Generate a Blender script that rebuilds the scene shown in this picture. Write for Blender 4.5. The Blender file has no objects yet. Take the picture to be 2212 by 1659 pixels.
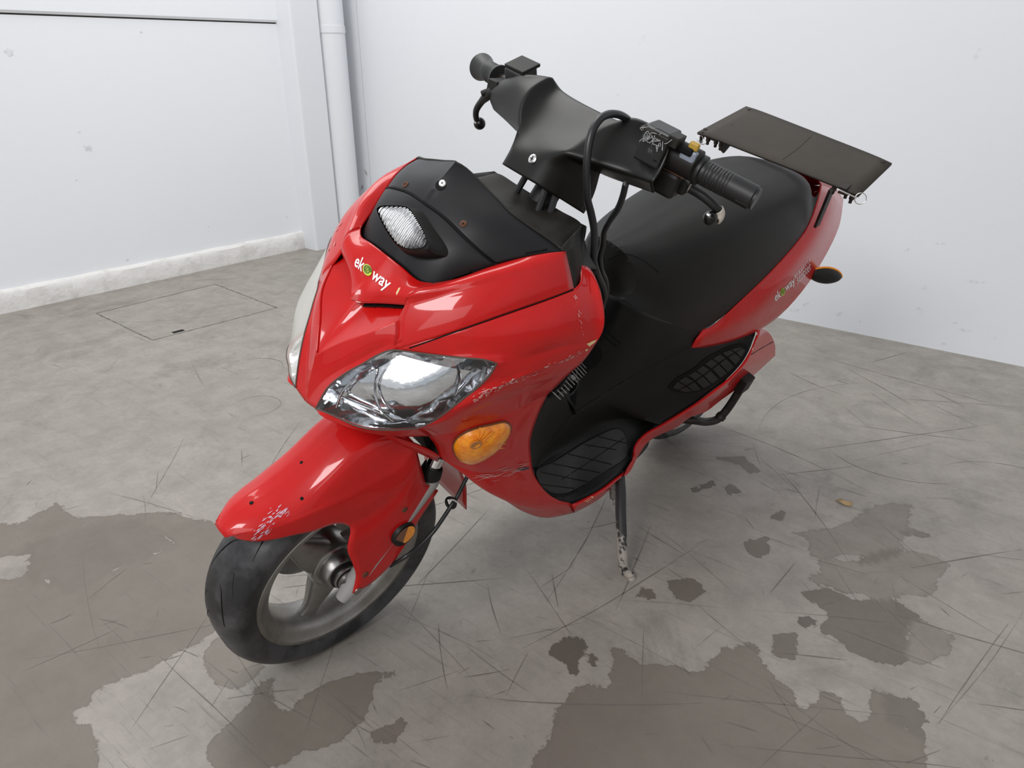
import bpy, bmesh, math, random
import numpy as np
from math import radians, sin, cos, pi, sqrt, hypot, exp
from mathutils import Vector, Matrix
from mathutils.bvhtree import BVHTree

SC = bpy.context.scene
COL = SC.collection
random.seed(7)

# ------------------------------------------------------------------ camera
FPX = 1612.925
CAM = np.array([0, 0, 1.102])
def cam_basis(pitch, roll, yaw):
    p, r, y = radians(pitch), radians(roll), radians(yaw)
    f = np.array([-sin(y)*cos(p), cos(y)*cos(p), -sin(p)])
    rt = np.array([cos(y), sin(y), 0]); up = np.cross(rt, f)
    return cos(r)*rt+sin(r)*up, -sin(r)*rt+cos(r)*up, f
RT, UP, FW = cam_basis(23.33236, -.49128, 39.88633)
cd = bpy.data.cameras.new('camera'); cam = bpy.data.objects.new('camera', cd); COL.objects.link(cam)
cd.sensor_fit = 'HORIZONTAL'; cd.sensor_width = 36; cd.lens = FPX/2212*36
cd.clip_start = .02
m3 = Matrix([[RT[i], UP[i], -FW[i]] for i in range(3)])
cam.matrix_world = Matrix.Translation(Vector(CAM)) @ m3.to_4x4()
SC.camera = cam

# ------------------------------------------------------------------ world, lights, exposure
SC.view_settings.view_transform = 'Standard'; SC.view_settings.look = 'None'
SC.view_settings.gamma = 1; SC.view_settings.use_curve_mapping = False
SC.view_settings.exposure = 0.0
W = bpy.data.worlds.new('world'); SC.world = W; W.use_nodes = True
nt = W.node_tree
bg = nt.nodes['Background']; bg.inputs[0].default_value = (.93, .96, 1, 1); bg.inputs[1].default_value = .49
def area(name, loc, target, sx, sy, power, color):
    l = bpy.data.lights.new(name, 'AREA'); l.shape = 'RECTANGLE'; l.size = sx; l.size_y = sy
    l.energy = power; l.color = color
    o = bpy.data.objects.new(name, l); COL.objects.link(o); o.location = loc
    d = Vector(target)-Vector(loc); o.rotation_euler = d.to_track_quat('-Z', 'Y').to_euler()
    return o
# daylight through the open roller door behind the photographer and a front roof window
area('roof_light_front', (-.5, -2.6, 3.4), (-.85, .9, .7), 1.7, 1.1, 104, (1, .985, 1))
area('door_daylight', (1.5, -4.2, 2.7), (-1.2, 1.0, .8), 3.2, 2.4, 50, (1, .985, .96))
area('fill_light_back', (-2.6, 1.7, 4.4), (-2.7, 2.0, 0), 2.6, 1.8, 88, (1, .99, .97))  # added overhead fill, brightens the far floor and walls

# ------------------------------------------------------------------ helpers
def ray(px, py): return FW+RT*(px-1106)/FPX-UP*(py-829.5)/FPX
PSI, PHI = radians(-6.1597), radians(17.171)
_Z = np.array([[cos(PSI), -sin(PSI), 0], [sin(PSI), cos(PSI), 0], [0, 0, 1]])
MB = _Z @ np.stack([[cos(PHI), 0, -sin(PHI)], [0, 1, 0], [sin(PHI), 0, cos(PHI)]], 1)
OB = np.array([-1.03967, .688628, .226304])-MB @ np.array([0, 0, .234])
CL = MB.T @ (CAM-OB)                       # photographer's position in scooter coordinates
def P(px, py, x=None, y=None, z=None):     # scooter coordinates: x left, y rear, z up
    d = MB.T @ ray(px, py)
    i, v = (0, x) if x is not None else (1, y) if y is not None else (2, z)
    return CL+(v-CL[i])/d[i]*d
def FL(px, py, z=0.0):
    d = ray(px, py); return CAM+(z-CAM[2])/d[2]*d
def V3(q): return P(q[0], q[1], x=q[2]) if len(q) == 3 else np.array(q[:3], float)
# points are (px, py, x) tuples; plain scooter coordinates are given as np arrays
def pt(q): return q if isinstance(q, np.ndarray) else P(q[0], q[1], x=q[2])
def A(x, y, z): return np.array([x, y, z], float)

def catmull(pts, per=12):
    P_ = [np.array(p, float) for p in pts]
    if len(P_) < 3: return np.array([P_[0]+(P_[1]-P_[0])*t for t in np.linspace(0, 1, per+1)])
    E = [2*P_[0]-P_[1]]+P_+[2*P_[-1]-P_[-2]]; out = []
    for i in range(1, len(E)-2):
        p0, p1, p2, p3 = E[i-1:i+3]
        t0 = 0; t1 = t0+max(np.linalg.norm(p1-p0), 1e-6)**.5; t2 = t1+max(np.linalg.norm(p2-p1), 1e-6)**.5; t3 = t2+max(np.linalg.norm(p3-p2), 1e-6)**.5
        for k in range(per):
            t = t1+(t2-t1)*k/per
            a1 = (t1-t)/(t1-t0)*p0+(t-t0)/(t1-t0)*p1; a2 = (t2-t)/(t2-t1)*p1+(t-t1)/(t2-t1)*p2; a3 = (t3-t)/(t3-t2)*p2+(t-t2)/(t3-t2)*p3
            b1 = (t2-t)/(t2-t0)*a1+(t-t0)/(t2-t0)*a2; b2 = (t3-t)/(t3-t1)*a2+(t-t1)/(t3-t1)*a3
            out.append((t2-t)/(t2-t1)*b1+(t-t1)/(t2-t1)*b2)
    out.append(P_[-1]); return np.array(out)
def resamp(c, n):
    c = np.asarray(c); d = np.r_[0, np.cumsum(np.linalg.norm(np.diff(c, axis=0), axis=1))]
    if d[-1] < 1e-9: return np.repeat(c[:1], n+1, 0)
    t = np.linspace(0, d[-1], n+1)
    return np.stack([np.interp(t, d, c[:, k]) for k in range(3)], 1)
def curve(pts, n=24, lin=False):
    q = np.array([pt(p) for p in pts])
    return resamp(q if lin else catmull(q), n)
def joinc(*cs): return np.concatenate([cs[0]]+[c[1:] for c in cs[1:]])
def rs(c, n=24): return resamp(c, n)

def grid_faces(n, m, off=0):
    f = []
    for i in range(n-1):
        for j in range(m-1):
            a = off+i*m+j; f.append((a, a+1, a+m+1, a+m))
    return f
REF = A(0, .38, .62)
def orient(G, ref, sgn=1):
    n, m, _ = G.shape
    a = G[n//3, m//3]; du = G[n//3+1, m//3]-a; dv = G[n//3, m//3+1]-a
    tot = 0
    for i in range(0, n-1, max(1, n//6)):
        for j in range(0, m-1, max(1, m//6)):
            nn = np.cross(G[i, j+1]-G[i, j], G[i+1, j]-G[i, j]); tot += nn @ (G[i, j]-ref)
    return G if tot*sgn > 0 else G[:, ::-1]
def coons(c0, c1, d0, d1, bulge=0, ref=REF, sgn=1, shift=None):
    n = len(d0); m = len(c0)
    u = np.linspace(0, 1, m)[None, :, None]; v = np.linspace(0, 1, n)[:, None, None]
    G = (1-v)*c0[None]+v*c1[None]+(1-u)*d0[:, None]+u*d1[:, None] \
        - ((1-u)*(1-v)*c0[0]+u*(1-v)*c0[-1]+(1-u)*v*c1[0]+u*v*c1[-1])
    G = orient(G, ref, sgn)
    if bulge:
        w = 16*(u*(1-u)*v*(1-v))[..., 0:1]
        ctr = np.cross(G[n//2, m//2+1]-G[n//2, m//2-1], G[n//2+1, m//2]-G[n//2-1, m//2]); ctr = ctr/np.linalg.norm(ctr)
        G = G+w*bulge*ctr
    if shift is not None: G = G+(16*(u*(1-u)*v*(1-v)))[..., 0:1]*shift
    return G
def loft(rows, n=24, m=None, ref=REF, sgn=1):
    """rows: lists of points (each row lofted to the next with a smooth spline)"""
    R = np.array([curve(r, n) for r in rows])
    m = m or 6
    cols = np.array([catmull(R[:, j], m) for j in range(n+1)])
    return orient(np.transpose(cols, (1, 0, 2)), ref, sgn)
def mir(G): return (G*np.array([-1, 1, 1]))[:, ::-1]

def mesh_obj(name, verts, faces, mat, parent=None, solid=0, sharp=32, merge=.0004, smooth=True, bevel=0, subs=0):
    me = bpy.data.meshes.new(name); me.from_pydata([tuple(map(float, v)) for v in verts], [], faces)
    bm = bmesh.new(); bm.from_mesh(me)
    if merge: bmesh.ops.remove_doubles(bm, verts=bm.verts, dist=merge)
    bm.to_mesh(me); bm.free()
    o = bpy.data.objects.new(name, me); COL.objects.link(o)
    if mat: me.materials.append(mat)
    if smooth:
        me.shade_smooth()
        if sharp: me.set_sharp_from_angle(angle=radians(sharp))
    if parent: o.parent = parent
    if bevel:
        b = o.modifiers.new('bevel', 'BEVEL'); b.width = bevel; b.segments = 2; b.limit_method = 'ANGLE'
    if subs:
        s = o.modifiers.new('subsurf', 'SUBSURF'); s.levels = subs; s.render_levels = subs
    if solid:
        s = o.modifiers.new('solid', 'SOLIDIFY'); s.thickness = solid; s.offset = -1; s.use_even_offset = False
    return o
def grids(name, Gs, mat, parent=None, **k):
    vs, fs = [], []
    for G in Gs:
        n, m, _ = G.shape; off = len(vs); vs += list(G.reshape(-1, 3)); fs += grid_faces(n, m, off)
    return mesh_obj(name, vs, fs, mat, parent, **k)
class MBuf:
    def __init__(s): s.v = []; s.f = []
    def add(s, vs, fs):
        o = len(s.v); s.v += [np.array(v, float) for v in vs]; s.f += [tuple(i+o for i in f) for f in fs]; return s
    def grid(s, G): n, m, _ = G.shape; return s.add(list(G.reshape(-1, 3)), grid_faces(n, m))
    def box(s, c, ax, ay, az, hx, hy, hz):
        c = np.array(c, float); v = [c+ax*hx*i+ay*hy*j+az*hz*k for i in (-1, 1) for j in (-1, 1) for k in (-1, 1)]
        return s.add(v, [(0, 1, 3, 2), (4, 6, 7, 5), (0, 4, 5, 1), (2, 3, 7, 6), (0, 2, 6, 4), (1, 5, 7, 3)])
    def tube(s, path, r, seg=12, caps=True):
        path = np.array(path, float); n = len(path)
        r = np.full(n, r) if np.isscalar(r) else np.array(r, float)
        T = np.gradient(path, axis=0); T /= np.linalg.norm(T, axis=1)[:, None]+1e-12
        u = np.cross(T[0], [0, 0, 1.]);
        if np.linalg.norm(u) < .1: u = np.cross(T[0], [1., 0, 0])
        u /= np.linalg.norm(u); vs = []
        for i in range(n):
            u = u-T[i]*(u@T[i]); u /= np.linalg.norm(u); w = np.cross(T[i], u)
            for k in range(seg):
                a = 2*pi*k/seg; vs.append(path[i]+r[i]*(cos(a)*u+sin(a)*w))
        fs = [(i*seg+k, i*seg+(k+1) % seg, (i+1)*seg+(k+1) % seg, (i+1)*seg+k) for i in range(n-1) for k in range(seg)]
        if caps: fs += [tuple(range(seg))[::-1], tuple(range((n-1)*seg, n*seg))]
        return s.add(vs, fs)
    def lathe(s, c, ax, prof, seg=48, arc=None):
        """prof: (distance along axis, radius)"""
        c = np.array(c, float); ax = np.array(ax, float); ax /= np.linalg.norm(ax)
        u = np.cross(ax, [0, 0, 1.]);
        if np.linalg.norm(u) < .1: u = np.cross(ax, [0, 1., 0])
        u /= np.linalg.norm(u); w = np.cross(ax, u); vs = []
        for (h, r) in prof:
            for k in range(seg):
                a = 2*pi*k/seg; vs.append(c+ax*h+r*(cos(a)*u+sin(a)*w))
        n = len(prof)
        return s.add(vs, [(i*seg+k, (i+1)*seg+k, (i+1)*seg+(k+1) % seg, i*seg+(k+1) % seg) for i in range(n-1) for k in range(seg)])
    def prism(s, pts, d):
        """closed outline extruded by vector d"""
        n = len(pts); pts = [np.array(p, float) for p in pts]; d = np.array(d, float)
        v = pts+[p+d for p in pts]
        return s.add(v, [tuple(range(n)), tuple(range(2*n-1, n-1, -1))]+[(i, i+n, (i+1) % n+n, (i+1) % n) for i in range(n)])
    def obj(s, name, mat, parent=None, **k):
        k.setdefault('merge', 0)
        o = mesh_obj(name, s.v, s.f, mat, parent, **k)
        if k.get('merge') == 0:
            bm = bmesh.new(); bm.from_mesh(o.data); bmesh.ops.recalc_face_normals(bm, faces=bm.faces); bm.to_mesh(o.data); bm.free()
        return o

# ------------------------------------------------------------------ materials
def mat(name, col, rough=.5, metal=0, coat=0, spec=.5, noise=None, bump=None, trans=0, emis=0, coat_rough=.05):
    m = bpy.data.materials.new(name); m.use_nodes = True; n = m.node_tree.nodes; l = m.node_tree.links
    b = n['Principled BSDF']; c = tuple(col)+(1,)
    b.inputs['Base Color'].default_value = c; b.inputs['Roughness'].default_value = rough; b.inputs['Metallic'].default_value = metal
    b.inputs['Coat Weight'].default_value = coat; b.inputs['Coat Roughness'].default_value = coat_rough
    b.inputs['Specular IOR Level'].default_value = spec; b.inputs['Transmission Weight'].default_value = trans
    if noise or bump:
        tc = n.new('ShaderNodeTexCoord')
    if noise:  # (scale, other colour, amount, low, high)
        t = n.new('ShaderNodeTexNoise'); t.inputs['Scale'].default_value = noise[0]; t.inputs['Detail'].default_value = 7; t.inputs['Roughness'].default_value = .65
        l.new(tc.outputs['Object'], t.inputs['Vector'])
        r = n.new('ShaderNodeMapRange'); r.inputs[1].default_value = noise[3]; r.inputs[2].default_value = noise[4]; r.inputs[4].default_value = noise[2]
        l.new(t.outputs[0], r.inputs[0])
        x = n.new('ShaderNodeMix'); x.data_type = 'RGBA'; x.inputs[6].default_value = c; x.inputs[7].default_value = tuple(noise[1])+(1,)
        l.new(r.outputs[0], x.inputs[0]); l.new(x.outputs[2], b.inputs['Base Color'])
        q = n.new('ShaderNodeMapRange'); q.inputs[3].default_value = rough*.85; q.inputs[4].default_value = min(1, rough*1.25)
        l.new(t.outputs[0], q.inputs[0]); l.new(q.outputs[0], b.inputs['Roughness'])
    if bump:  # (scale, strength, distance)
        t = n.new('ShaderNodeTexNoise'); t.inputs['Scale'].default_value = bump[0]; t.inputs['Detail'].default_value = 3
        l.new(tc.outputs['Object'], t.inputs['Vector'])
        u = n.new('ShaderNodeBump'); u.inputs['Strength'].default_value = bump[1]; u.inputs['Distance'].default_value = bump[2]
        l.new(t.outputs[0], u.inputs['Height']); l.new(u.outputs[0], b.inputs['Normal'])
    return m
M = {}
M['red'] = mat('red_paint', (.54, .0065, .0055), .36, 0, .65, .15, noise=(30, (.46, .005, .005), .6, .3, .7), bump=(900, .02, .001))
M['red_worn'] = mat('red_paint_dull', (.52, .035, .03), .42, 0, .3, .5, noise=(18, (.42, .02, .018), .8, .3, .7))
M['black'] = mat('black_plastic', (.009, .0084, .0078), .46, spec=.25, noise=(6, (.020, .018, .016), .8, .35, .7), bump=(1400, .12, .0006))
M['body'] = mat('black_body_plastic', (.0045, .0043, .004), .5, spec=.25, noise=(4, (.010, .0095, .0085), .8, .4, .75), bump=(1200, .15, .0006))
M['cover'] = mat('handlebar_cover_plastic', (.006, .0057, .0052), .36, spec=.32, noise=(5, (.013, .0115, .0095), .7, .35, .7), bump=(1500, .1, .0005))
M['faded'] = mat('faded_black_plastic', (.014, .0128, .0105), .5, spec=.28, noise=(9, (.034, .030, .023), .8, .4, .8))
M['dash'] = mat('dash_plastic', (.0095, .0095, .011), .42, spec=.28, noise=(5, (.014, .0138, .014), .8, .3, .7), bump=(1500, .1, .0005))
M['seat'] = mat('seat_vinyl', (.011, .0098, .008), .5, spec=.27, noise=(3.5, (.009, .0088, .0082), 1, .4, .65), bump=(700, .15, .0006))
M['rubber'] = mat('tyre_rubber', (.013, .013, .0145), .42, spec=.5, noise=(9, (.062, .060, .062), .9, .44, .60), bump=(300, .2, .001))
M['grip'] = mat('grip_rubber', (.010, .010, .010), .48, spec=.5)
M['pad'] = mat('foot_mat_rubber', (.010, .0092, .008), .5, spec=.45, noise=(14, (.045, .041, .035), .6, .5, .75))
M['alu'] = mat('cast_alloy', (.42, .41, .39), .42, 1, noise=(8, (.20, .185, .16), .9, .35, .7))
M['chrome'] = mat('polished_chrome', (.93, .93, .94), .06, 1)
M['screw'] = mat('bright_screw_metal', (.75, .74, .72), .22, 1)
M['rust'] = mat('rusty_metal', (.18, .07, .035), .75, .3, noise=(60, (.07, .035, .025), 1, .3, .7))
M['darkmetal'] = mat('dark_painted_metal', (.018, .014, .012), .45, .2, noise=(40, (.05, .035, .025), .7, .45, .7))
M['void'] = mat('dark_recess', (.003, .003, .003), .7, spec=.2)
M['cable'] = mat('cable_sheath', (.014, .014, .015), .38, spec=.5)
M['amber'] = mat('amber_plastic', (1, .36, .004), .15, coat=.8, noise=(60, (.85, .20, .002), .9, .40, .60), bump=(120, .5, .003))
M['amber_dark'] = mat('brown_reflector', (.16, .045, .01), .25, coat=.5)
M['amber_bright'] = mat('orange_reflector', (1, .36, .01), .25, coat=.5, noise=(200, (.8, .22, .005), .8, .4, .6))
M['white'] = mat('white_lettering', (.86, .86, .86), .4)
M['green'] = mat('green_lettering', (.45, .6, .04), .4)
M['olive'] = mat('dark_green_lettering', (.10, .16, .02), .4)
M['chip'] = mat('chipped_primer', (.72, .55, .28), .7)
M['scuff'] = mat('scuffed_paint', (.62, .30, .28), .6)
M['paintscuff'] = mat('grazed_lilac_paint', (.62, .42, .50), .4)
M['darkscuff'] = mat('dark_scuff', (.06, .04, .05), .6)
M['paintchip'] = mat('pale_bare_paint', (.55, .50, .43), .6)
M['plate'] = mat('weathered_board', (.038, .031, .025), .62, spec=.3, noise=(7, (.060, .050, .040), .9, .3, .7), bump=(300, .1, .0006))
M['bulb'] = mat('bulb_orange', (.5, .2, .05), .3)
M['standpaint'] = mat('worn_stand_paint', (.02, .019, .018), .5, noise=(22, (.26, .235, .2), 1, .50, .56))
def glass(name, tint=(1, 1, 1), mixf=.12, rough=.03, bump=None):
    m = bpy.data.materials.new(name); m.use_nodes = True; n = m.node_tree.nodes; l = m.node_tree.links
    for x in list(n): n.remove(x)
    o = n.new('ShaderNodeOutputMaterial'); mx = n.new('ShaderNodeMixShader'); t = n.new('ShaderNodeBsdfTransparent'); g = n.new('ShaderNodeBsdfGlossy')
    fr = n.new('ShaderNodeFresnel'); fr.inputs[0].default_value = 1.5
    ad = n.new('ShaderNodeMath'); ad.operation = 'ADD'; ad.inputs[1].default_value = mixf; l.new(fr.outputs[0], ad.inputs[0])
    t.inputs[0].default_value = tuple(tint)+(1,); g.inputs['Roughness'].default_value = rough
    l.new(ad.outputs[0], mx.inputs[0]); l.new(t.outputs[0], mx.inputs[1]); l.new(g.outputs[0], mx.inputs[2]); l.new(mx.outputs[0], o.inputs[0])
    if bump:
        tc = n.new('ShaderNodeTexCoord'); w = n.new('ShaderNodeTexNoise'); w.inputs['Scale'].default_value = bump[0]
        l.new(tc.outputs['Object'], w.inputs['Vector']); b = n.new('ShaderNodeBump'); b.inputs['Strength'].default_value = bump[1]; b.inputs['Distance'].default_value = .002
        l.new(w.outputs[0], b.inputs['Height']); l.new(b.outputs[0], g.inputs['Normal'])
    return m
M['lens'] = glass('clear_lens', (.93, .95, .96), .05, .05, (60, .25))
M['lens_hazy'] = mat('hazy_yellowed_lens', (.66, .65, .60), .35, spec=.5, noise=(7, (.50, .48, .42), .6, .4, .8)); M['lens_hazy'].node_tree.nodes['Principled BSDF'].inputs['Alpha'].default_value = .62

# wall paint
def wallmat(name, col, spots=True):
    m = mat(name, col, .6, spec=.3); n = m.node_tree.nodes; l = m.node_tree.links; b = n['Principled BSDF']
    tc = n.new('ShaderNodeTexCoord')
    t = n.new('ShaderNodeTexNoise'); t.inputs['Scale'].default_value = 6.5; t.inputs['Detail'].default_value = 4; t.inputs['Roughness'].default_value = .6
    l.new(tc.outputs['Object'], t.inputs['Vector'])
    r = n.new('ShaderNodeMapRange'); r.inputs[1].default_value = .73; r.inputs[2].default_value = .80; r.inputs[4].default_value = .35
    l.new(t.outputs[0], r.inputs[0])
    x = n.new('ShaderNodeMix'); x.data_type = 'RGBA'; x.inputs[6].default_value = tuple(col)+(1,); x.inputs[7].default_value = (.42, .42, .42, 1)
    l.new(r.outputs[0], x.inputs[0])
    t2 = n.new('ShaderNodeTexNoise'); t2.inputs['Scale'].default_value = .8; l.new(tc.outputs['Object'], t2.inputs['Vector'])
    y = n.new('ShaderNodeMix'); y.data_type = 'RGBA'; y.blend_type = 'MULTIPLY'; y.inputs[0].default_value = 1
    r2 = n.new('ShaderNodeMapRange'); r2.inputs[3].default_value = .96; r2.inputs[4].default_value = 1.03; l.new(t2.outputs[0], r2.inputs[0])
    l.new(x.outputs[2], y.inputs[6]); l.new(r2.outputs[0], y.inputs[7]); l.new(y.outputs[2], b.inputs['Base Color'])
    t3 = n.new('ShaderNodeTexNoise'); t3.inputs['Scale'].default_value = 25; l.new(tc.outputs['Object'], t3.inputs['Vector'])
    u = n.new('ShaderNodeBump'); u.inputs['Strength'].default_value = .06; u.inputs['Distance'].default_value = .01
    l.new(t3.outputs[0], u.inputs['Height']); l.new(u.outputs[0], b.inputs['Normal'])
    return m
M['wall'] = wallmat('white_wall_paint', (.77, .79, .82)); M['wall_l'] = wallmat('lit_white_wall_paint', (.85, .872, .90))  # left wall copy is lighter: its stronger light is put into the colour
M['skirt'] = mat('chipped_white_plaster', (.74, .73, .71), .7, noise=(9, (.50, .49, .46), .8, .5, .75), bump=(28, .5, .01))
M['gap'] = mat('dark_joint', (.05, .045, .04), .9)

# floor paint film and stains
def floor_material():
    m = mat('worn_concrete', (.33, .31, .285), .5); n = m.node_tree.nodes; l = m.node_tree.links; b = n['Principled BSDF']
    tc = n.new('ShaderNodeTexCoord')
    def noise(scale, detail=6, rough=.6, vec=None, dist=0):
        t = n.new('ShaderNodeTexNoise'); t.inputs['Scale'].default_value = scale; t.inputs['Detail'].default_value = detail
        t.inputs['Roughness'].default_value = rough; t.inputs['Distortion'].default_value = dist; l.new(vec or tc.outputs['Object'], t.inputs['Vector']); return t.outputs[0]
    def rng(v, a, b_, c=0, d=1):
        r = n.new('ShaderNodeMapRange'); l.new(v, r.inputs[0])
        for i, x in enumerate((a, b_, c, d)): r.inputs[i+1].default_value = x
        return r.outputs[0]
    def math_(op, a, b_):
        x = n.new('ShaderNodeMath'); x.operation = op
        for i, v in enumerate((a, b_)):
            if isinstance(v, (int, float)): x.inputs[i].default_value = v
            else: l.new(v, x.inputs[i])
        return x.outputs[0]
    def mix(f, a, b_, mode='MIX'):
        x = n.new('ShaderNodeMix'); x.data_type = 'RGBA'; x.blend_type = mode
        for i, v in ((0, f), (6, a), (7, b_)):
            if isinstance(v, tuple): x.inputs[i].default_value = v+(1,)
            elif isinstance(v, (int, float)): x.inputs[i].default_value = v
            else: l.new(v, x.inputs[i])
        return x.outputs[2]
    def attr(nm):
        a = n.new('ShaderNodeAttribute'); a.attribute_name = nm; return a.outputs['Fac']
    big = noise(1.3, 5); mid = noise(9, 8, .7); fine = noise(70, 6, .7)
    col = mix(rng(big, .3, .7), (.36, .328, .29), (.30, .27, .235))
    col = mix(rng(mid, .38, .70, 0, .65), col, (.20, .183, .158))
    grime = rng(noise(3.2, 9, .78, dist=.6), .54, .66, 0, .55); col = mix(grime, col, (.15, .135, .115))
    specks = rng(noise(26, 8, .8, dist=.5), .62, .68, 0, .5); col = mix(specks, col, (.10, .09, .078))
    col = mix(rng(fine, .3, .8, 0, .35), col, (.17, .16, .145))
    # worn areas: traced patches with ragged edges
    rag = math_('ADD', math_('MULTIPLY', math_('SUBTRACT', noise(14, 9, .72), .5), .09), math_('MULTIPLY', math_('SUBTRACT', noise(55, 5, .7), .5), .02))
    sd = math_('ADD', attr('stain'), rag)
    mask = rng(sd, -.0015, .0015)
    dk = attr('stain_depth')
    worn = mix(mid, (.185, .160, .128), (.135, .115, .090))
    worn = mix(rng(dk, .5, 1.6), worn, (.055, .043, .034))
    col = mix(math_('MULTIPLY', mask, rng(dk, 0, .6, .25, .85)), col, worn)
    edge = math_('MULTIPLY', rng(sd, -.002, .001), rng(sd, .001, .007, 1, 0))
    col = mix(math_('MULTIPLY', edge, .35), col, (.10, .085, .07))
    # small random worn spots
    sp = rng(noise(6.5, 8, .75, dist=.4), .665, .672); col = mix(math_('MULTIPLY', sp, .5), col, (.14, .12, .10))
    # scratches in several directions
    for ang, sc, th in ((.4, 1.6, .63), (1.3, 2.1, .64), (2.3, 1.8, .63), (2.9, 1.2, .65), (.9, 3., .65), (1.9, 4.2, .64), (.1, 3.4, .65)):
        mp = n.new('ShaderNodeMapping'); mp.inputs['Rotation'].default_value = (0, 0, ang); mp.inputs['Scale'].default_value = (sc, sc*34, 1)
        mp.inputs['Location'].default_value = (ang*3, ang*7, 0)
        l.new(tc.outputs['Object'], mp.inputs['Vector'])
        s = rng(noise(1.0, 5, .75, mp.outputs[0], .25), th, th+.06, 0, .5)
        col = mix(s, col, (.09, .08, .075))
    pit = rng(noise(160, 2, .5), .74, .80, 0, .5); col = mix(pit, col, (.06, .055, .05))
    l.new(col, b.inputs['Base Color'])
    l.new(rng(mid, .3, .7, .40, .58), b.inputs['Roughness'])
    u = n.new('ShaderNodeBump'); u.inputs['Strength'].default_value = .25; u.inputs['Distance'].default_value = .002
    l.new(math_('SUBTRACT', fine, math_('MULTIPLY', mask, .5)), u.inputs['Height']); l.new(u.outputs[0], b.inputs['Normal'])
    return m
M['floor'] = floor_material()

def zoomed(pts, s, ox, oy): return [(ox+x/s, oy+y/s) for x, y in pts]
_L = lambda p: zoomed(p, 2.011, 0, 900)
_R = lambda p: zoomed(p, 1.989, 1100, 1000)
STAINS = [
 (_L([(-300,430),(80,470),(250,370),(330,440),(540,430),(740,410),(960,470),(975,520),(1100,600),(1100,800),(940,930),(830,1000),(620,1110),(430,1180),(340,1290),(420,1400),(430,1700),(-300,1700),(-300,740),(130,700),(110,600),(-300,640)]), .66),
 (_L([(110,560),(400,470),(600,450),(790,560),(560,640),(300,760),(140,700)]), .85),
 (_L([(950,960),(1140,1080),(1060,1170),(960,1180),(890,1080)]), .55),
 (_L([(920,1390),(1000,1340),(1120,1240),(1240,1300),(1400,1170),(1600,1120),(1750,1110),(1640,1160),(1560,1300),(1480,1400),(1350,1450),(1200,1500),(1050,1600),(960,1600),(910,1470)]), .62),
 (_L([(1620,1390),(1750,1330),(1700,1410)]), .7),
 (_L([(1120,1170),(1180,1150),(1160,1230),(1110,1240)]), .6),
 (_R([(50,1400),(180,1180),(200,1050),(270,950),(420,960),(440,800),(500,800),(540,870),(720,870),(830,900),(880,830),(900,780),(1050,790),(1100,860),(1140,850),(1140,920),(1230,970),(1260,1050),(1330,1020),(1320,980),(1390,1000),(1440,1070),(1510,1110),(1550,1040),(1560,975),(1680,1000),(1760,1050),(1800,1110),(1750,1130),(1780,1180),(1770,1230),(1800,1400)]), .62),
 (_R([(1630,1020),(1700,1010),(1760,1060),(1800,1110),(1750,1120),(1780,1180),(1700,1130),(1650,1100)]), .95),
 (_R([(1265,560),(1370,540),(1470,590),(1600,600),(1660,590),(1750,660),(1690,680),(1710,780),(1690,840),(1660,865),(1550,850),(1460,790),(1450,740),(1340,730),(1380,660),(1340,610)]), .95),
 (_R([(1500,430),(1600,360),(1690,380),(1680,410),(1540,450)]), .7),
 (_R([(1190,300),(1400,280),(1460,250),(1600,170),(1740,180),(1730,260),(1700,300),(1690,370),(1500,420),(1350,420),(1300,500),(1440,560),(1600,590),(1830,560),(1880,420),(1700,370),(1560,400),(1300,400),(1280,320)]), .3),
 (_R([(1010,350),(1100,320),(1110,390),(1060,400)]), .8), (_R([(690,515),(780,500),(825,560),(770,600),(720,570)]), .95),
 (_R([(185,810),(240,760),(310,770),(320,800),(290,840),(280,900),(250,860)]), 1.35), (_R([(780,115),(870,80),(875,98),(790,125)]), 1.1),
 (_R([(1130,235),(1170,200),(1200,210),(1160,240)]), .9), (_R([(548,570),(590,545),(602,572)]), 1.1),
 (_R([(1140,740),(1225,740),(1200,830),(1160,830)]), .85), (_R([(1252,690),(1280,668),(1305,690),(1270,702)]), 1.3),
 (_R([(338,832),(372,835),(365,878)]), 1.25), (_R([(925,105),(960,93),(982,120),(940,132)]), 1.),
 (_R([(900,-20),(1000,-25),(1070,30),(1030,45),(1000,10)]), .8), (_R([(1700,300),(1790,305),(1780,320)]), .7),
 (_R([(1750,690),(1900,740),(1880,800),(1760,860),(1700,800)]), .3),
]
def poly_sd(X, Y, poly):
    p = np.array(poly); q = np.roll(p, -1, 0); ins = np.zeros(X.shape, bool); D = np.full(X.shape, 9.)
    for (x0, y0), (x1, y1) in zip(p, q):
        dx, dy = x1-x0, y1-y0; t = np.clip(((X-x0)*dx+(Y-y0)*dy)/(dx*dx+dy*dy+1e-12), 0, 1)
        D = np.minimum(D, np.hypot(x0+t*dx-X, y0+t*dy-Y))
        c = ((y0 > Y) != (y1 > Y)) & (X < (x1-x0)*(Y-y0)/(y1-y0+1e-12)+x0); ins ^= c
    return np.where(ins, D, -D)
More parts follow.
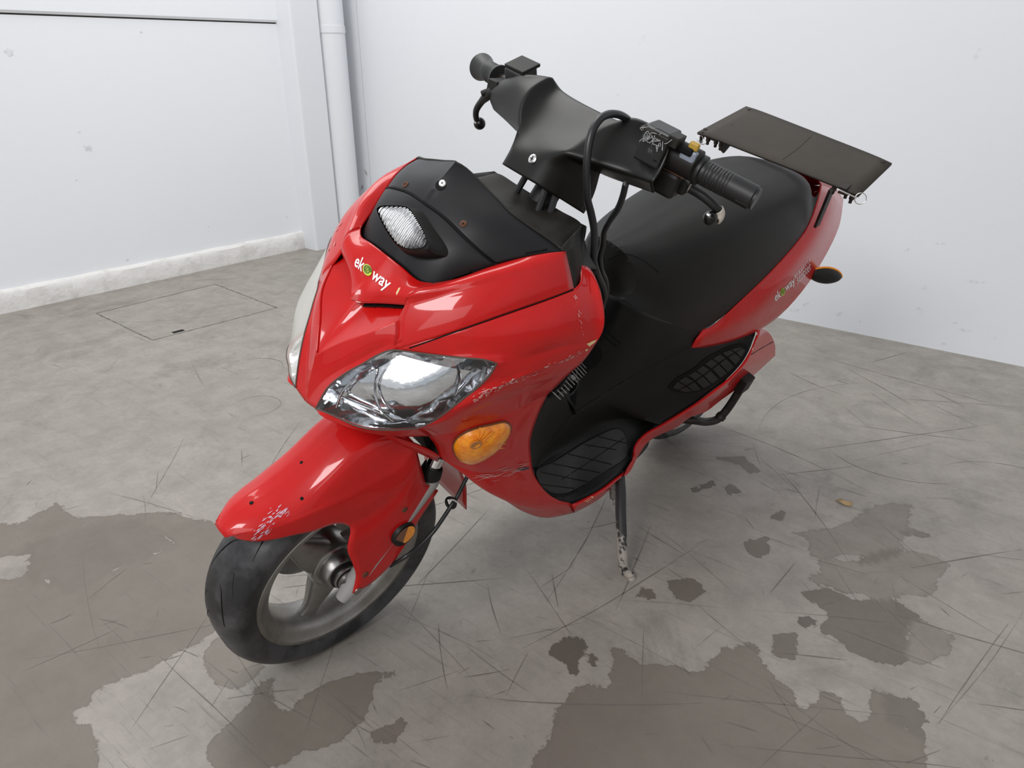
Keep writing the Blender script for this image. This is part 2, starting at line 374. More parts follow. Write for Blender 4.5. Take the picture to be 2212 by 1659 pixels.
def build_floor():
    xs = np.r_[-4.3, np.arange(-4.14, .42, .014), np.linspace(.6, 5, 8)]; ys = np.r_[np.linspace(-5, -.3, 8), np.arange(-.1, 3.4, .014), 3.6]
    X, Y = np.meshgrid(xs, ys, indexing='ij'); S = np.full(X.shape, -.2); K = np.zeros(X.shape)
    for poly, k in STAINS:
        q = [FL(*a)[:2] for a in poly]; s = np.clip(poly_sd(X, Y, q), -.2, .2)
        small = (max(a[0] for a in q)-min(a[0] for a in q)) < .25
        if small: s = s*1.3+.008
        better = (s > S) | ((s > -.006) & (k > K)); S2 = np.maximum(S, s)
        K = np.where(better, k, K); S = S2
        if k > .55: S = np.where(s > -.01, np.where(s > 0, np.maximum(s, 0), S), S)
    n, m_ = X.shape; G = np.stack([X, Y, np.zeros_like(X)], -1)
    me = bpy.data.meshes.new('floor'); me.from_pydata([tuple(v) for v in G.reshape(-1, 3).tolist()], [], [f[::-1] for f in grid_faces(n, m_)])
    for nm, arr in (('stain', S), ('stain_depth', K)):
        a = me.attributes.new(nm, 'FLOAT', 'POINT'); a.data.foreach_set('value', arr.reshape(-1).astype(np.float32))
    o = bpy.data.objects.new('floor', me); COL.objects.link(o); me.materials.append(M['floor']); o['kind'] = 'structure'
    return o
floor_o = build_floor()
def struct(o): o['kind'] = 'structure'; return o
EX, EY, EZ = A(1, 0, 0), A(0, 1, 0), A(0, 0, 1)
XW, YW = -4.14, 3.33
def wbox(b, x0, x1, y0, y1, z0, z1): return b.box(((x0+x1)/2, (y0+y1)/2, (z0+z1)/2), EX, EY, EZ, (x1-x0)/2, (y1-y0)/2, (z1-z0)/2)
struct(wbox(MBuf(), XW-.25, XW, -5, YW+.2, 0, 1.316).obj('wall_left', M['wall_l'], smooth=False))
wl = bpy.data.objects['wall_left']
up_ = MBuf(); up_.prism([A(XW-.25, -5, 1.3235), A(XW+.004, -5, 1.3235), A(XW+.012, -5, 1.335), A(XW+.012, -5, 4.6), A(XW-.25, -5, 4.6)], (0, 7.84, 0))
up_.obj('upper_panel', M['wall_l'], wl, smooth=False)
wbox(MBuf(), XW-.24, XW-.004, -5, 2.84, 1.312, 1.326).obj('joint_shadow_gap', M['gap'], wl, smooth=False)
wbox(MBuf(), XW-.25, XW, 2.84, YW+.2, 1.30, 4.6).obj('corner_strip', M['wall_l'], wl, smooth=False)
# rough plaster skirting with a slumped front
bb = MBuf(); rows = []
ys_ = np.linspace(-5, 2.845, 240)
rnd = np.random.RandomState(3)
wob = np.convolve(rnd.randn(240), np.ones(3)/3, 'same')*.0035
for (dx, z) in ((.03, -.01), (.03, .03), (.026, .07), (.022, .092), (.014, .101), (0, .108), (-.02, .11)):
    k = wob*np.sin(z*40+.8)+np.convolve(rnd.randn(240), np.ones(4)/4, 'same')*.0018
    rows.append([A(XW+dx+(k[i] if dx > 0 else 0), y, z+k[i]*.6) for i, y in enumerate(ys_)])
bb.grid(np.array(rows)); struct(bb.obj('baseboard_left', M['skirt']))
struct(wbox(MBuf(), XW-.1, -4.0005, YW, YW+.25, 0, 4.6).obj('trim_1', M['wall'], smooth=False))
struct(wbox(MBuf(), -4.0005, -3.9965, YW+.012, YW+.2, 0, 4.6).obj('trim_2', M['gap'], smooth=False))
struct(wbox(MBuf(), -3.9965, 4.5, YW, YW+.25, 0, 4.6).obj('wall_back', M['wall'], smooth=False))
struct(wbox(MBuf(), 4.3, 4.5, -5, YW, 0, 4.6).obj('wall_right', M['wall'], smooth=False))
# corner pillar with chamfered arris, and the round downpipe behind it
c_ = MBuf(); x0, x1, y0, y1 = XW-.02, -3.993, 2.838, 3.03
c_.prism([A(x0, y0, 0), A(x1-.012, y0, 0), A(x1-.003, y0+.004, 0), A(x1, y0+.014, 0), A(x1, y1, 0), A(x0, y1, 0)], (0, 0, 4.6))
struct(c_.obj('trim_3', M['wall'], smooth=False))
pp = MBuf(); pp.tube([A(-4.062, 3.145, 0), A(-4.062, 3.145, 1.27), A(-4.062, 3.145, 1.2705), A(-4.062, 3.145, 1.31), A(-4.062, 3.145, 1.3105), A(-4.062, 3.145, 4.6)], [.101, .101, .1045, .1045, .101, .101], 40)
dp = pp.obj('downpipe', M['wall']); dp['label'] = 'round white downpipe standing in the wall corner behind the pillar'; dp['category'] = 'pipe'
# access cover in the floor: frame gap, slab and lifting slot
hq = [FL(*q) for q in ((208, 677), (465, 614), (598, 665), (330, 735))]
hb = MBuf()
def strip(a, b, w, h, buf, z=.0006):
    d = (b-a)/np.linalg.norm(b-a); s = np.cross(d, EZ)
    nseg = 26; pts = []
    for i in range(nseg+1):
        ww = w*(.35+rnd.rand()*.9); c = a+(b-a)*i/nseg+s*(rnd.rand()-.5)*.004
        pts.append((c-s*ww+EZ*z, c+s*ww+EZ*z))
    buf.add([p for q in pts for p in q], [(2*i, 2*i+1, 2*i+3, 2*i+2) for i in range(nseg)])
for i in range(4): strip(hq[i], hq[(i+1) % 4], .0035, 0, hb)
hb.obj('hatch_gap', M['hatchgap'] if 'hatchgap' in M else mat('hatch_gap_dirt', (.12, .11, .10), .9), floor_o, smooth=False, merge=0)
hs = MBuf(); sl = FL(385, 716); d_ = (hq[2]-hq[3])/np.linalg.norm(hq[2]-hq[3]); s_ = np.cross(EZ, d_)
hs.box(sl+EZ*.0004, d_, s_, EZ, .025, .012, .0008); hs.obj('lifting_slot', M['void'], floor_o, smooth=False)
# dry leaf
lf = FL(1822, 1088); lb = MBuf()
lv = [lf+A(dx, dy, dz) for dx, dy, dz in ((-.022, 0, .002), (-.01, .008, .008), (.004, .010, .005), (.018, .004, .012), (.024, -.004, .004), (.008, -.010, .003), (-.008, -.008, .007), (0, 0, .009))]
lb.add(lv, [(i, (i+1) % 7, 7) for i in range(7)])
lo = lb.obj('dry_leaf', mat('dry_leaf', (.38, .26, .12), .7), solid=.0006); lo['label'] = 'small curled tan scrap of leaf lying on the open floor right of the scooter'; lo['category'] = 'leaf'

# rubbed scratches on the slab
def floor_scratches():
    r = np.random.RandomState(11); b = MBuf()
    def line(p0, ang, L, curv, w):
        n = max(4, int(L/.03)); a = ang; p = np.array(p0, float); pts = []
        for i in range(n+1):
            t = i/n; ww = w*(.25+r.rand()*.9)*sin(pi*min(max(t, .06), .94)); s = A(-sin(a), cos(a), 0)
            pts += [p-s*ww+EZ*.0005, p+s*ww+EZ*.0005]; p = p+A(cos(a), sin(a), 0)*L/n; a += curv/n+r.randn()*.012
        b.add(pts, [(2*i, 2*i+1, 2*i+3, 2*i+2) for i in range(n)])
    for k in range(260):
        u, v = r.rand()*2212, 560+r.rand()**.8*1099
        p = FL(u, v)
        if p[0] < -4.0 or p[1] > 3.2: continue
        ang = r.choice([.3, .9, 1.4, 2.4, 2.9])+r.randn()*.25
        line(p, ang, .03+r.rand()**3*.45, r.randn()*.10, .0005+r.rand()**2*.0015)
    for (px, py, ang, L, cv, w) in ((2030, 1010, 1.2, .55, -2.6, .0012), (2085, 1040, -2.2, .5, -2.2, .0012), (1640, 930, 1.9, .7, -1.2, .001), (540, 900, 1.0, .35, 4.2, .0016), (605, 800, 2.2, .3, 2.6, .0016), (180, 690, .4, .8, .9, .001), (1130, 1400, 1.3, .6, .1, .0016), (1180, 1300, 1.8, .5, .2, .0014), (1500, 905, 0, .6, -.3, .0012), (1550, 1040, 2.6, .7, .1, .0012), (1000, 1500, .5, .45, .2, .0016), (1740, 760, -.2, .8, .2, .0014), (1690, 980, .9, .8, .1, .0014)):
        line(FL(px, py), ang, L, cv, w)
    o = b.obj('scratch_marks', mat('scratch_dirt', (.15, .132, .116), .7), floor_o, smooth=False); o['kind'] = 'stuff'
floor_scratches()
# smudges on the walls
def smudge(wallname, px, py, rx, ry, ang, seed, dark=.5):
    r = np.random.RandomState(seed); back = wallname == 'wall_back'
    d = ray(px, py); c = CAM+((YW-CAM[1])/d[1] if back else (XW-CAM[0])/d[0])*d
    u = EX if back else EY; nrm_ = -EY if back else EX; pts = []
    for k in range(14):
        t = 2*pi*k/14; q = (cos(t)*rx*(.6+r.rand()*.7), sin(t)*ry*(.5+r.rand()*.9)); x, z = q[0]*cos(ang)-q[1]*sin(ang), q[0]*sin(ang)+q[1]*cos(ang)
        pts.append(c+u*x+EZ*z+nrm_*.0004)
    m = MBuf(); m.add(pts+[c+nrm_*.0005], [(i, (i+1) % 14, 14) for i in range(14)])
    m.obj('smudge_mark', M['smudge'] if dark < 1 else M['smudge_dark'], bpy.data.objects[wallname], smooth=False)
M['smudge'] = mat('grey_wall_smudge', (.66, .675, .70), .7, noise=(60, (.77, .79, .82), 1, .45, .55)); M['smudge_dark'] = mat('dark_wall_smudge', (.30, .30, .30), .7, noise=(90, (.70, .69, .70), 1, .45, .55))
for i, q in enumerate(((1812, 678, .018, .007, .6), (1858, 695, .008, .005, 0), (1984, 670, .020, .012, -.9), (1949, 687, .009, .005, 0), (2082, 713, .022, .006, .1), (2064, 698, .010, .004, .3), (2106, 608, .035, .005, .05), (1998, 620, .016, .008, .9), (1716, 670, .02, .012, .2), (1740, 658, .015, .010, .9), (2040, 740, .012, .012, .4), (2150, 730, .012, .004, 0), (1960, 540, .014, .006, .8), (2030, 526, .018, .005, .1), (1335, 205, .006, .004, 0), (890, 455, .01, .006, .2))):
    smudge('wall_back', *q, i)
for i, q in enumerate(((790, 372, .010, .022, .5), (782, 405, .012, .020, -.4), (800, 425, .010, .016, .3), (812, 396, .008, .010, 0))): smudge('wall_back', *q, 40+i, 1)
for i, q in enumerate(((190, 320, .022, .018, .2), (305, 70, .008, .006, 0), (20, 113, .020, .016, 0), (172, 286, .008, .006, 0), (165, 390, .006, .006, 0), (620, 470, .006, .010, .5), (450, 490, .006, .004, 0), (275, 562, .010, .006, .2))): smudge('wall_left', *q, 60+i)
# ================================================================== scooter
root = bpy.data.objects.new('scooter', None); COL.objects.link(root)
_m = Matrix([[MB[i][0], MB[i][1], MB[i][2]] for i in range(3)]).to_4x4()
root.matrix_world = Matrix.Translation(Vector(OB)) @ _m
root['label'] = 'red and black step-through motor scooter leaning on its side stand on bare concrete'
root['category'] = 'scooter'
LX, LY, LZ = EX, EY, EZ
def both(G): return [G, mir(G)]
def bvh_of(Gs):
    vs, fs = [], []
    for G in Gs:
        n, m, _ = G.shape; off = len(vs); vs += [Vector(v) for v in G.reshape(-1, 3)]; fs += grid_faces(n, m, off)
    return BVHTree.FromPolygons(vs, fs)
def hit(bv, px, py, off=.0006):
    d = MB.T @ ray(px, py); d = d/np.linalg.norm(d)
    loc, nrm, i, dist = bv.ray_cast(Vector(CL), Vector(d))
    if loc is None: return None, None
    nn = np.array(nrm);
    if nn @ d > 0: nn = -nn
    return np.array(loc)+nn*off, nn

# ---- named corner points of the fairing (left half), as (px, py, x)
C0, C1, C2, C3 = (838, 553, 0), (757, 646, 0), (682, 765, 0), (660, 868, 0)
V1, V2 = (935, 611, .092), (1222, 543, .182)
K = (876, 656, .084)
H0, H1, H2 = (682, 883, .030), (854, 756, .104), (1073, 785, .213)
S1 = (1240, 625, .208)
W1, W2, W3 = (1290, 738, .25), (1182, 854, .205), (1148, 1000, .178)
R0, B0, N0, F0 = (1001, 861, .193), (901, 926, .155), (926, 943, .138), (952, 990, .128)
N = 24
vA = curve([C0, (869, 577, .039), (905, 606, .074), V1], N)          # lower edge of the dash opening
vB = curve([V1, (970, 605, .104), (1000, 597, .113), (1060, 575, .132), (1130, 556, .155), (1180, 547, .17), V2], N)
seam = curve([H1, (900, 742, .125), (1000, 711, .165), (1100, 676, .191), (1180, 648, .203), S1], N)
kv = curve([K, (882, 640, .086), (905, 622, .090), V1], N)
kh = curve([K, (860, 692, .088), (860, 722, .098), H1], N)
plate_l = curve([C1, (772, 650, .008), (820, 652, .04), K], N)        # lower edge of the lettered panel
cen0 = curve([C0, (806, 592, 0), (775, 625, 0), C1], N)
rec_l = curve([C2, (740, 737, .032), (800, 718, .066), (860, 692, .088)], N)  # ridge round the recess
K2 = (860, 692, .088)
D_ = A(0, .017, -.006)
cenR = curve([C1, (722, 705, 0), C2], N)
head_top = curve([H0, (710, 835, .042), (746.6, 806, .058), (783, 786, .073), (810, 770, .084), (837, 758, .095), H1], N)
head_out = curve([H1, (934, 766, .145), (1001, 773, .18), (1045, 777, .201), H2], N)
nose_c = curve([C2, (670, 815, 0), C3], N)
G_plate = coons(plate_l, vA, cen0[::-1], kv, .004)
# recess: set back from the ridge, sloping up to the vents
recA = curve([C1, C2], N)
G_rec = coons(recA+D_*np.linspace(1, .1, N+1)[:, None], curve([K, K2], N)+D_*np.linspace(1, .2, N+1)[:, None],
              plate_l+D_, rec_l+D_*.15)
rim1 = np.stack([plate_l, plate_l+D_], 0)
G_lip = rim1
G_band = coons(rec_l+D_*.0, head_top[:N+1], nose_c if False else joinc(nose_c, curve([C3, H0], 8))[::1].copy() if False else rs(joinc(nose_c, curve([C3, (671, 876, .015), H0], 8)), N), curve([K2, (860, 722, .098), H1], N), .003)
G_kside = None and coons(curve([K, K2], N), curve([K, (874, 680, .092)], N), np.repeat(curve([K], 1, True)[:1], N+1, 0) if False else curve([K, K], N, True), curve([K2, (874, 680, .092)], N))
G_up = coons(seam, vB, kh[::-1] if False else rs(joinc(kh[::-1], kv), N), curve([S1, (1233, 590, .198), V2], N), .010)
front_parts = [G_plate, G_lip, G_rec, G_band, G_up]
FRONT = []
for G in front_parts: FRONT += both(G)
grids('front_cowl', FRONT, M['red'], root, solid=.003, sharp=28)

# ---- side fairing (left and right)
ridge = curve([R0, (1051, 845, .212), (1122, 815, .229), (1219, 776, .243), W1], N)
h2w1 = curve([H2, (1130, 775, .225), (1220, 748, .240), W1], N)
s1w1 = curve([S1, (1255, 665, .228), (1270, 700, .240), W1], N)
G_u1 = coons(seam, h2w1, head_out, s1w1, .006)
G_u2 = coons(ridge, h2w1, curve([R0, (1035, 834, .203), (1058, 810, .210), H2], N), curve([W1, W1], N, True))
low1 = curve([R0, (968, 887, .183), (934, 911, .168), B0], N)
lens_low = curve([H0, (700, 889, .05), (734, 904, .075), (767, 919, .10), (801, 927, .12), (851, 929, .14), B0], N)
l2 = curve([N0, (960, 938, .158), (1018, 925, .180), (1095, 894, .196), W2], N)
w1w2 = curve([W1, (1262, 778, .243), (1225, 812, .228), W2], N)
G_d1 = coons(l2, ridge, rs(joinc(curve([N0, B0], 6), low1[::-1]), N), w1w2[::-1], -.004)
lip_low = curve([H0, (692, 897, .048), (730, 916, .073), (767, 929, .095), (801, 937, .112), (851, 943, .126), N0], N)
G_lip2 = coons(lip_low, lens_low, curve([H0, H0], 6, True), curve([N0, B0], 6))
w2w3 = curve([W2, (1165, 890, .198), (1146, 950, .186), W3], N)
low2 = curve([F0, (985, 1005, .142), (1035, 1022, .164), (1095, 1018, .177), W3], N)
G_e1 = coons(low2, l2, curve([F0, (940, 962, .132), N0], N), w2w3[::-1], .006)
w3w4 = curve([W3, (1152, 1020, .178), (1165, 1045, .178), (1185, 1068, .18), (1210, 1083, .181), (1235, 1090, .18), (1240, 1108, .168)], N)
bot = curve([F0, (1000, 1012, .133), (1060, 1060, .142), (1100, 1087, .148), (1130, 1105, .150), (1180, 1119, .157), (1240, 1108, .168)], N)
G_g1 = coons(bot, low2, curve([F0, F0], N, True), w3w4[::-1], .008)
Kt = [(1235, 1090, .18), (1293, 1060, .19), (1329, 1033, .18), (1358, 1009, .165), (1366, 992, .155), (1369, 970, .145), (1375, 955, .135), (1394, 935.5, .13), (1426, 917.6, .135), (1472, 890, .145), (1508, 867, .155), (1540, 843, .165), (1570, 820, .17), (1603.5, 785, .175), (1620, 758, .17), (1634, 722, .16)]
kt = curve(Kt, 60)
Kb = [(1240, 1108, .168), (1300, 1073, .178), (1343, 1026, .168), (1361, 1009, .155), (1369, 993, .148), (1371, 972, .141), (1394, 958, .122), (1415, 944, .12), (1443, 931, .125), (1459, 924, .128), (1493, 900, .138), (1524, 889, .145), (1557, 864, .15), (1596, 836, .155), (1630, 808, .155), (1674, 768, .145), (1675, 758, .142), (1671, 736, .14), (1661, 719, .14), (1644, 709, .145), (1635.5, 715, .155)]
kb = np.concatenate([curve(Kb[:16], 53), curve(Kb[15:], 7)[1:]])
G_sk = orient(np.stack([kt, kt+A(.006, 0, -.004), kt*.5+kb*.5+A(.006, 0, 0), kb+A(.001, 0, 0), kb+A(-.02, 0, .006)], 0), A(0, .8, .4))
wing_out = curve([S1, (1255, 608, .200), (1252, 572, .172)], 8)
wing_edge = curve([(1252, 572, .172), (1272, 578, .182), (1297, 630, .222), (1306, 690, .246), (1302, 715, .25), W1], N)
G_wing = coons(s1w1, wing_edge, wing_out, curve([W1, W1], 8, True), -.004, ref=A(0, -.6, .7))
# inward return flange behind the wing edge
G_fl = orient(np.stack([wing_edge, wing_edge+A(-.012, .012, 0), wing_edge+A(-.07, .03, 0)], 0), A(0, -.5, .6))
fin_t = curve([(827, 937, .118), (870, 955, .122), (920, 976, .127), F0], 10)
fin_b = curve([(834, 945, .112), (870, 964, .116), (915, 984, .120), (945, 998, .122)], 10)
G_fin = orient(np.stack([curve([(827, 933, .119), (898, 946, .128), (932, 960, .132), (945, 972, .130)], 10)*.35+fin_t*.65, fin_t, fin_b], 0), REF)
SIDE = [G_u1, G_u2, G_d1, G_lip2, G_e1, G_g1, G_sk, G_wing, G_fin]
for s in (1, -1):
    Gs = SIDE if s == 1 else [mir(G) for G in SIDE]
    grids('side_fairing', Gs, M['red'], root, solid=.003, sharp=24)
BV = bvh_of(FRONT+SIDE)

fb = curve([(890, 942, .124), (930, 958, .128), (952, 988, .122)], 8)
grids('fin_backing', [np.stack([fb+A(-.004, .004, .012), fb+A(-.03, .02, .004), fb+A(-.08, .06, .0)], 0)], M['body'], root, solid=.002)
# black liner under the nose
lipf = np.concatenate([(lip_low*np.array([-1, 1, 1]))[::-1], lip_low])
lf0 = lipf+A(0, .004, .004); lf1 = lipf*np.array([.9, 1, 1])+A(0, .10, .03); lf2 = np.stack([lipf[:, 0]*.9, lipf[:, 1]*0+.27, lipf[:, 2]*.3+.40], 1); lf3 = np.stack([lipf[:, 0]*.85, lipf[:, 1]*0+.37, lipf[:, 2]*.3+.22], 1)
grids('splash_liner', [np.array([lf0, lf1, lf2, lf3])], M['body'], root, solid=.002)
# ---- headlights
lens_l2 = joinc(lens_low, low1[::-1], curve([R0, (1035, 834, .203), (1058, 810, .210), H2], N))
hl_lowA = curve([H0, (700, 889, .05), (734, 904, .075), (767, 919, .10), (801, 927, .12), (851, 929, .14)], N)
hl_lowB = rs(joinc(curve([(851, 929, .14), B0], 6), low1[::-1], curve([R0, (1035, 834, .203), (1058, 810, .210), H2], N)), N)
G_lens = coons(head_top, hl_lowB, hl_lowA, head_out, .016)
HN = np.cross(G_lens[12, 13]-G_lens[12, 11], G_lens[13, 12]-G_lens[11, 12]); HN /= np.linalg.norm(HN)
outline = joinc(hl_lowA, hl_lowB, head_out[::-1], head_top[::-1])
ctrH = outline.mean(0)
def shrink(c, k, d): return c+(ctrH-c)*k-HN*d
def build_headlight(s):
    mk = (lambda G: G) if s == 1 else mir
    hl = grids('headlight', [mk(G_lens)], M['lens'] if s == 1 else M['lens_hazy'], root, sharp=0, solid=.0)
    # black sealing strip
    b = MBuf(); path = outline.copy();
    if s == -1: path = path*np.array([-1, 1, 1])
    b.tube(path, .0014, 8, False); b.obj('sealing_strip', M['sealstrip'], hl)
    # chrome housing: flange, deep bowl wall and back
    G = G_lens.copy(); n = G.shape[0]; u = np.linspace(0, 1, n)
    e = np.minimum(np.minimum(u[:, None], 1-u[:, None]), np.minimum(u[None], 1-u[None]))
    dep = .004+.028*np.clip(e/.16, 0, 1)**.8
    R = G-HN*dep[..., None]
    hs = grids('reflector', [mk(R)], M['reflector'], hl, sharp=25)
    grids('lamp_housing', [mk(G-HN*(dep[..., None]+.006)+(ctrH-G)*.03)], M['body'], hl, sharp=25)
    def dish(px, py, x, r, depth, d0):
        c = P(px, py, x=x)-HN*d0; m = MBuf()
        ax = -HN.copy()*.55+A(0, .8, 0)*.45; ax /= np.linalg.norm(ax)
        prof = [(-.002, r*1.06), (0, r)]+[(depth*t, r*sqrt(max(1-t, .015))) for t in np.linspace(.08, 1, 12)]
        m.lathe(c, ax, prof, 40)
        if s == -1: m.v = [v*np.array([-1, 1, 1]) for v in m.v]
        d = m.obj('reflector_bowl', M['reflector'], hl, sharp=20)
        q = MBuf(); q.tube([c+ax*depth*.9, c+ax*depth*.45], [.008, .0075], 14); q.tube([c+ax*depth*.45, c+ax*depth*.2], [.0065, .004], 14)
        if s == -1: q.v = [v*np.array([-1, 1, 1]) for v in q.v]
        q.obj('bulb', M['screw'], hl)
    dish(905, 842, .135, .040, .05, .022)
    dish(786, 838, .078, .026, .035, .020)
    # curved divider ribs
    r1 = MBuf()
    for pts in ([(812, 800, .095), (806, 850, .10), (818, 890, .115), (845, 915, .13)], [(985, 790, .178), (990, 825, .182), (978, 862, .18)], [(720, 855, .05), (760, 872, .075), (800, 888, .10), (835, 905, .12)], [(720, 890, .06), (735, 850, .06), (770, 812, .075)]):
        c = curve(pts, 16)-HN*.010; r1 = MBuf(); r1.tube(c if s == 1 else c*np.array([-1, 1, 1]), .0022, 8); r1.obj('divider_rib', M['reflector'], hl)
    return hl
M['sealstrip'] = mat('aged_sealing_strip', (.09, .06, .05), .6)
M['reflector'] = mat('headlight_chrome', (.93, .94, .97), .11, 1, noise=(25, (.62, .60, .60), .5, .45, .8), bump=(28, .3, .004))
for s in (1, -1): build_headlight(s)

# ---- amber front indicators
def surf_patch(bv, outline_px, off, n=20, dome=0.0):
    """patch lying on a fairing surface inside a pixel outline; returns rings towards the centre"""
    o = np.array(outline_px, float); c = o.mean(0); rings = []
    for k in np.linspace(1, 0, n):
        row = []
        for q in o:
            p = c+(q-c)*k; h, nn = hit(bv, *p, off)
            row.append(h+nn*dome*sqrt(max(0, 1-k*k)) if h is not None else None)
        rings.append(row)
    return rings
def smooth_closed(pts, n=48):
    P_ = np.array([list(p)+[0] for p in pts], float); E = np.concatenate([P_[-2:], P_, P_[:3]])
    c = catmull(E, 10); c = c[20:20+10*len(P_)]; return resamp(np.concatenate([c, c[:1]]), n)[:-1, :2]
def ring_grid(rings): 
    R = np.array(rings); return np.concatenate([R, R[:, :1]], 1)
BVs = bvh_of(SIDE)
ind = smooth_closed([(979, 964), (986, 946), (1004, 933), (1030, 923), (1060, 916), (1092, 911), (1102, 922), (1094, 943), (1075, 966), (1050, 985), (1016, 999), (990, 989)], 48)
for s in (1, -1):
    rg = ring_grid(surf_patch(BVs, ind, .002, 12, .016))
    back = ring_grid(surf_patch(BVs, ind, .0012, 3, 0))
    f = (lambda G: G) if s == 1 else mir
    ti = grids('front_indicator', [f(rg)], M['amber'], root, sharp=0)
    b = MBuf(); p = back[0]*(np.array([1, 1, 1]) if s == 1 else np.array([-1, 1, 1])); b.tube(p, .0022, 6, False)
    b.obj('indicator_rim', M['amber_dark'], ti)
    for k in range(16):
        t_ = radians(-80+k*12.5); path = []
        for rr_ in np.linspace(14, 44 if abs(k-8) > 3 else 60, 8):
            h, nn = hit(BVs, 1022+rr_*cos(t_)*1.1, 944+rr_*sin(t_)*.8, .0165*sqrt(max(.15, 1-(rr_/70)**2)))
            if h is not None: path.append(h*(np.array([1, 1, 1]) if s == 1 else np.array([-1, 1, 1])))
        if len(path) > 4 and k < 9: m = MBuf(); m.tube(np.array(path), .0009, 5); m.obj('lens_flute', M['amber_bright'], ti, sharp=0)
    for (px, py, r) in ((1022, 944, .010), (1082, 930, .0035)):
        h, nn = hit(BVs, px, py, .0155 if r > .005 else .008)
        m = MBuf(); m.lathe(h, nn, [(0, r), (.002, r), (.002, r*.7), (.001, r*.6), (.001, .0002)], 20)
        if s == -1: m.v = [v*np.array([-1, 1, 1]) for v in m.v]
        m.obj('bulb_cap' if r > .005 else 'lens_screw', M['bulb'] if r > .005 else M['rust'], ti)

# ---- upper black dash panels
rim = curve([(985, 348, 0), (1003, 358, .010), (1024, 376, .027), (1045, 397, .046), (1060, 412, .060), (1080, 432, .079), (1104, 457, .102), (1150, 490, .134), (1190, 517, .160), V2], N)
vfull = rs(joinc(vA, vB), 2*N)
gA, gB = (905, 432, 0), (1072, 574, .137)   # panel joint
joint = curve([(916, 438, 0), (960, 470, .045), (1005, 515, .09), (1040, 548, .117), gB], N)
k_ = int(np.argmin(np.linalg.norm(vfull-joint[-1], axis=1)))
vlow = rs(vfull[:k_+1], N); vhigh = rs(vfull[k_:], N)
ins = A(0, .006, -.004)
G_dlow = coons(vlow+ins, joint-A(0, 0, .001), curve([C0, (880, 485, 0), (916, 438, 0)], N)+ins*np.linspace(1, 0, N+1)[:, None], curve([gB, gB], N, True)+ins*np.linspace(1, 0, N+1)[:, None], .006)
G_dup = coons(joint, rim, curve([(916, 438, 0), (950, 390, 0), (985, 348, 0)], N), vhigh+ins*np.linspace(0, 1, N+1)[:, None], .004)
dl = grids('dash_lower_panel', both(G_dlow), M['dash'], root, solid=.003)
du = grids('dash_upper_panel', both(G_dup), M['dash'], root, solid=.003)
BD = bvh_of(both(G_dlow)+both(G_dup))
b = MBuf(); jj = np.concatenate([(joint*np.array([-1, 1, 1]))[::-1], joint[1:]]); b.tube(jj+A(0, -.0005, .0002), .0014, 6, False); b.obj('panel_joint', M['void'], du)
# inner dash wall behind the rim
r2 = curve([(1163, 428, 0), (1212, 456, .055), (1257, 485, .107), (1262, 515, .125), (1275, 555, .15), (1290, 580, .165)], N)
rk = [rim*(1-t)+r2*t+A(0, 0, -.035*sin(pi*t))*np.linspace(1, .3, N+1)[:, None] for t in np.linspace(0, 1, 9)]
G_in = orient(np.array(rk), A(0, .3, .6))
G_in2 = orient(np.stack([rs(joinc(rim[-2:], curve([V2, (1233, 590, .196), (1240, 625, .207)], 10)), N), rs(curve([(1257, 485, .107), (1262, 520, .13), (1258, 590, .185), (1245, 618, .203)], 10), N)], 0), A(0, -.3, .6))
r3 = r2+A(0, .004, -.10)
G_in3 = orient(np.stack([r2, r2*.5+r3*.5+A(0, -.005, 0), r3], 0), A(0, 0, .8))
inn = grids('dash_inner_panel', both(G_in)+[G_in2, mir(G_in2)+A(0, 0, -.02)]+both(G_in3), M['faded'], root, solid=.0025, sharp=40)
BI = bvh_of(both(G_in)+both(G_in2))
# clip slots along the panel edge, tabs, screws
def decal_quad(bv, pts_px, off=.0008, n=8):
    """thin quad strip on a surface: pts_px four pixel corners"""
    a, b_, c, d = [np.array(p, float) for p in pts_px]; G = []
    for i in range(n+1):
        u = i/n; row = []
        for j in range(3):
            v = j/2; q = (a*(1-u)+b_*u)*(1-v)+(d*(1-u)+c*u)*v; h, nn = hit(bv, *q, off)
            row.append(h)
        if any(r is None for r in row): continue
        G.append(row)
    return np.array(G)
for q in ([(995, 594), (1016, 584), (1019, 589), (969, 604)], [(972, 601), (1015, 584), (1017, 590), (970, 605)], [(1134, 545), (1181, 537), (1182, 541), (1136, 549)], [(786, 466), (804, 437), (811, 440), (793, 470)], [(861, 365), (885, 348), (888, 353), (864, 370)]):
    G = decal_quad(BD, q)
    if len(G) > 2: grids('clip_slot', [G], M['void'], du, solid=.001)
for q in ([(795, 519), (815, 530), (813, 537), (793, 525)], [(856, 567), (884, 584), (881, 590), (853, 573)]):
    G = decal_quad(BD, q, .004)
    if len(G) > 2: grids('clip_tab', [G], M['red_worn'], bpy.data.objects['front_cowl'], solid=.004)
def screw(bv, px, py, r, matname, parent, name='screw', cross=True, off=0.0, h=.002):
    p, nn = hit(bv, px, py, off)
    if p is None: return
    m = MBuf(); m.lathe(p, nn, [(-.002, r*1.0), (h*.4, r), (h, r*.75), (h, r*.001)], 20)
    o = m.obj(name, M[matname], parent)
    if cross and r > .003:
        u = np.cross(nn, EX); u /= np.linalg.norm(u); w = np.cross(nn, u); m = MBuf()
        m.box(p+nn*h, u, w, nn, r*.5, r*.09, .0004); m.box(p+nn*h, w, u, nn, r*.5, r*.09, .0004)
        m.obj('cross_slot', M['void'], o)
    return o
screw(BD, 876, 399, .0055, 'rust', du); screw(BD, 1001, 484, .0055, 'rust', du)
sc = screw(BD, 956, 397, .0055, 'screw', du, off=.001)
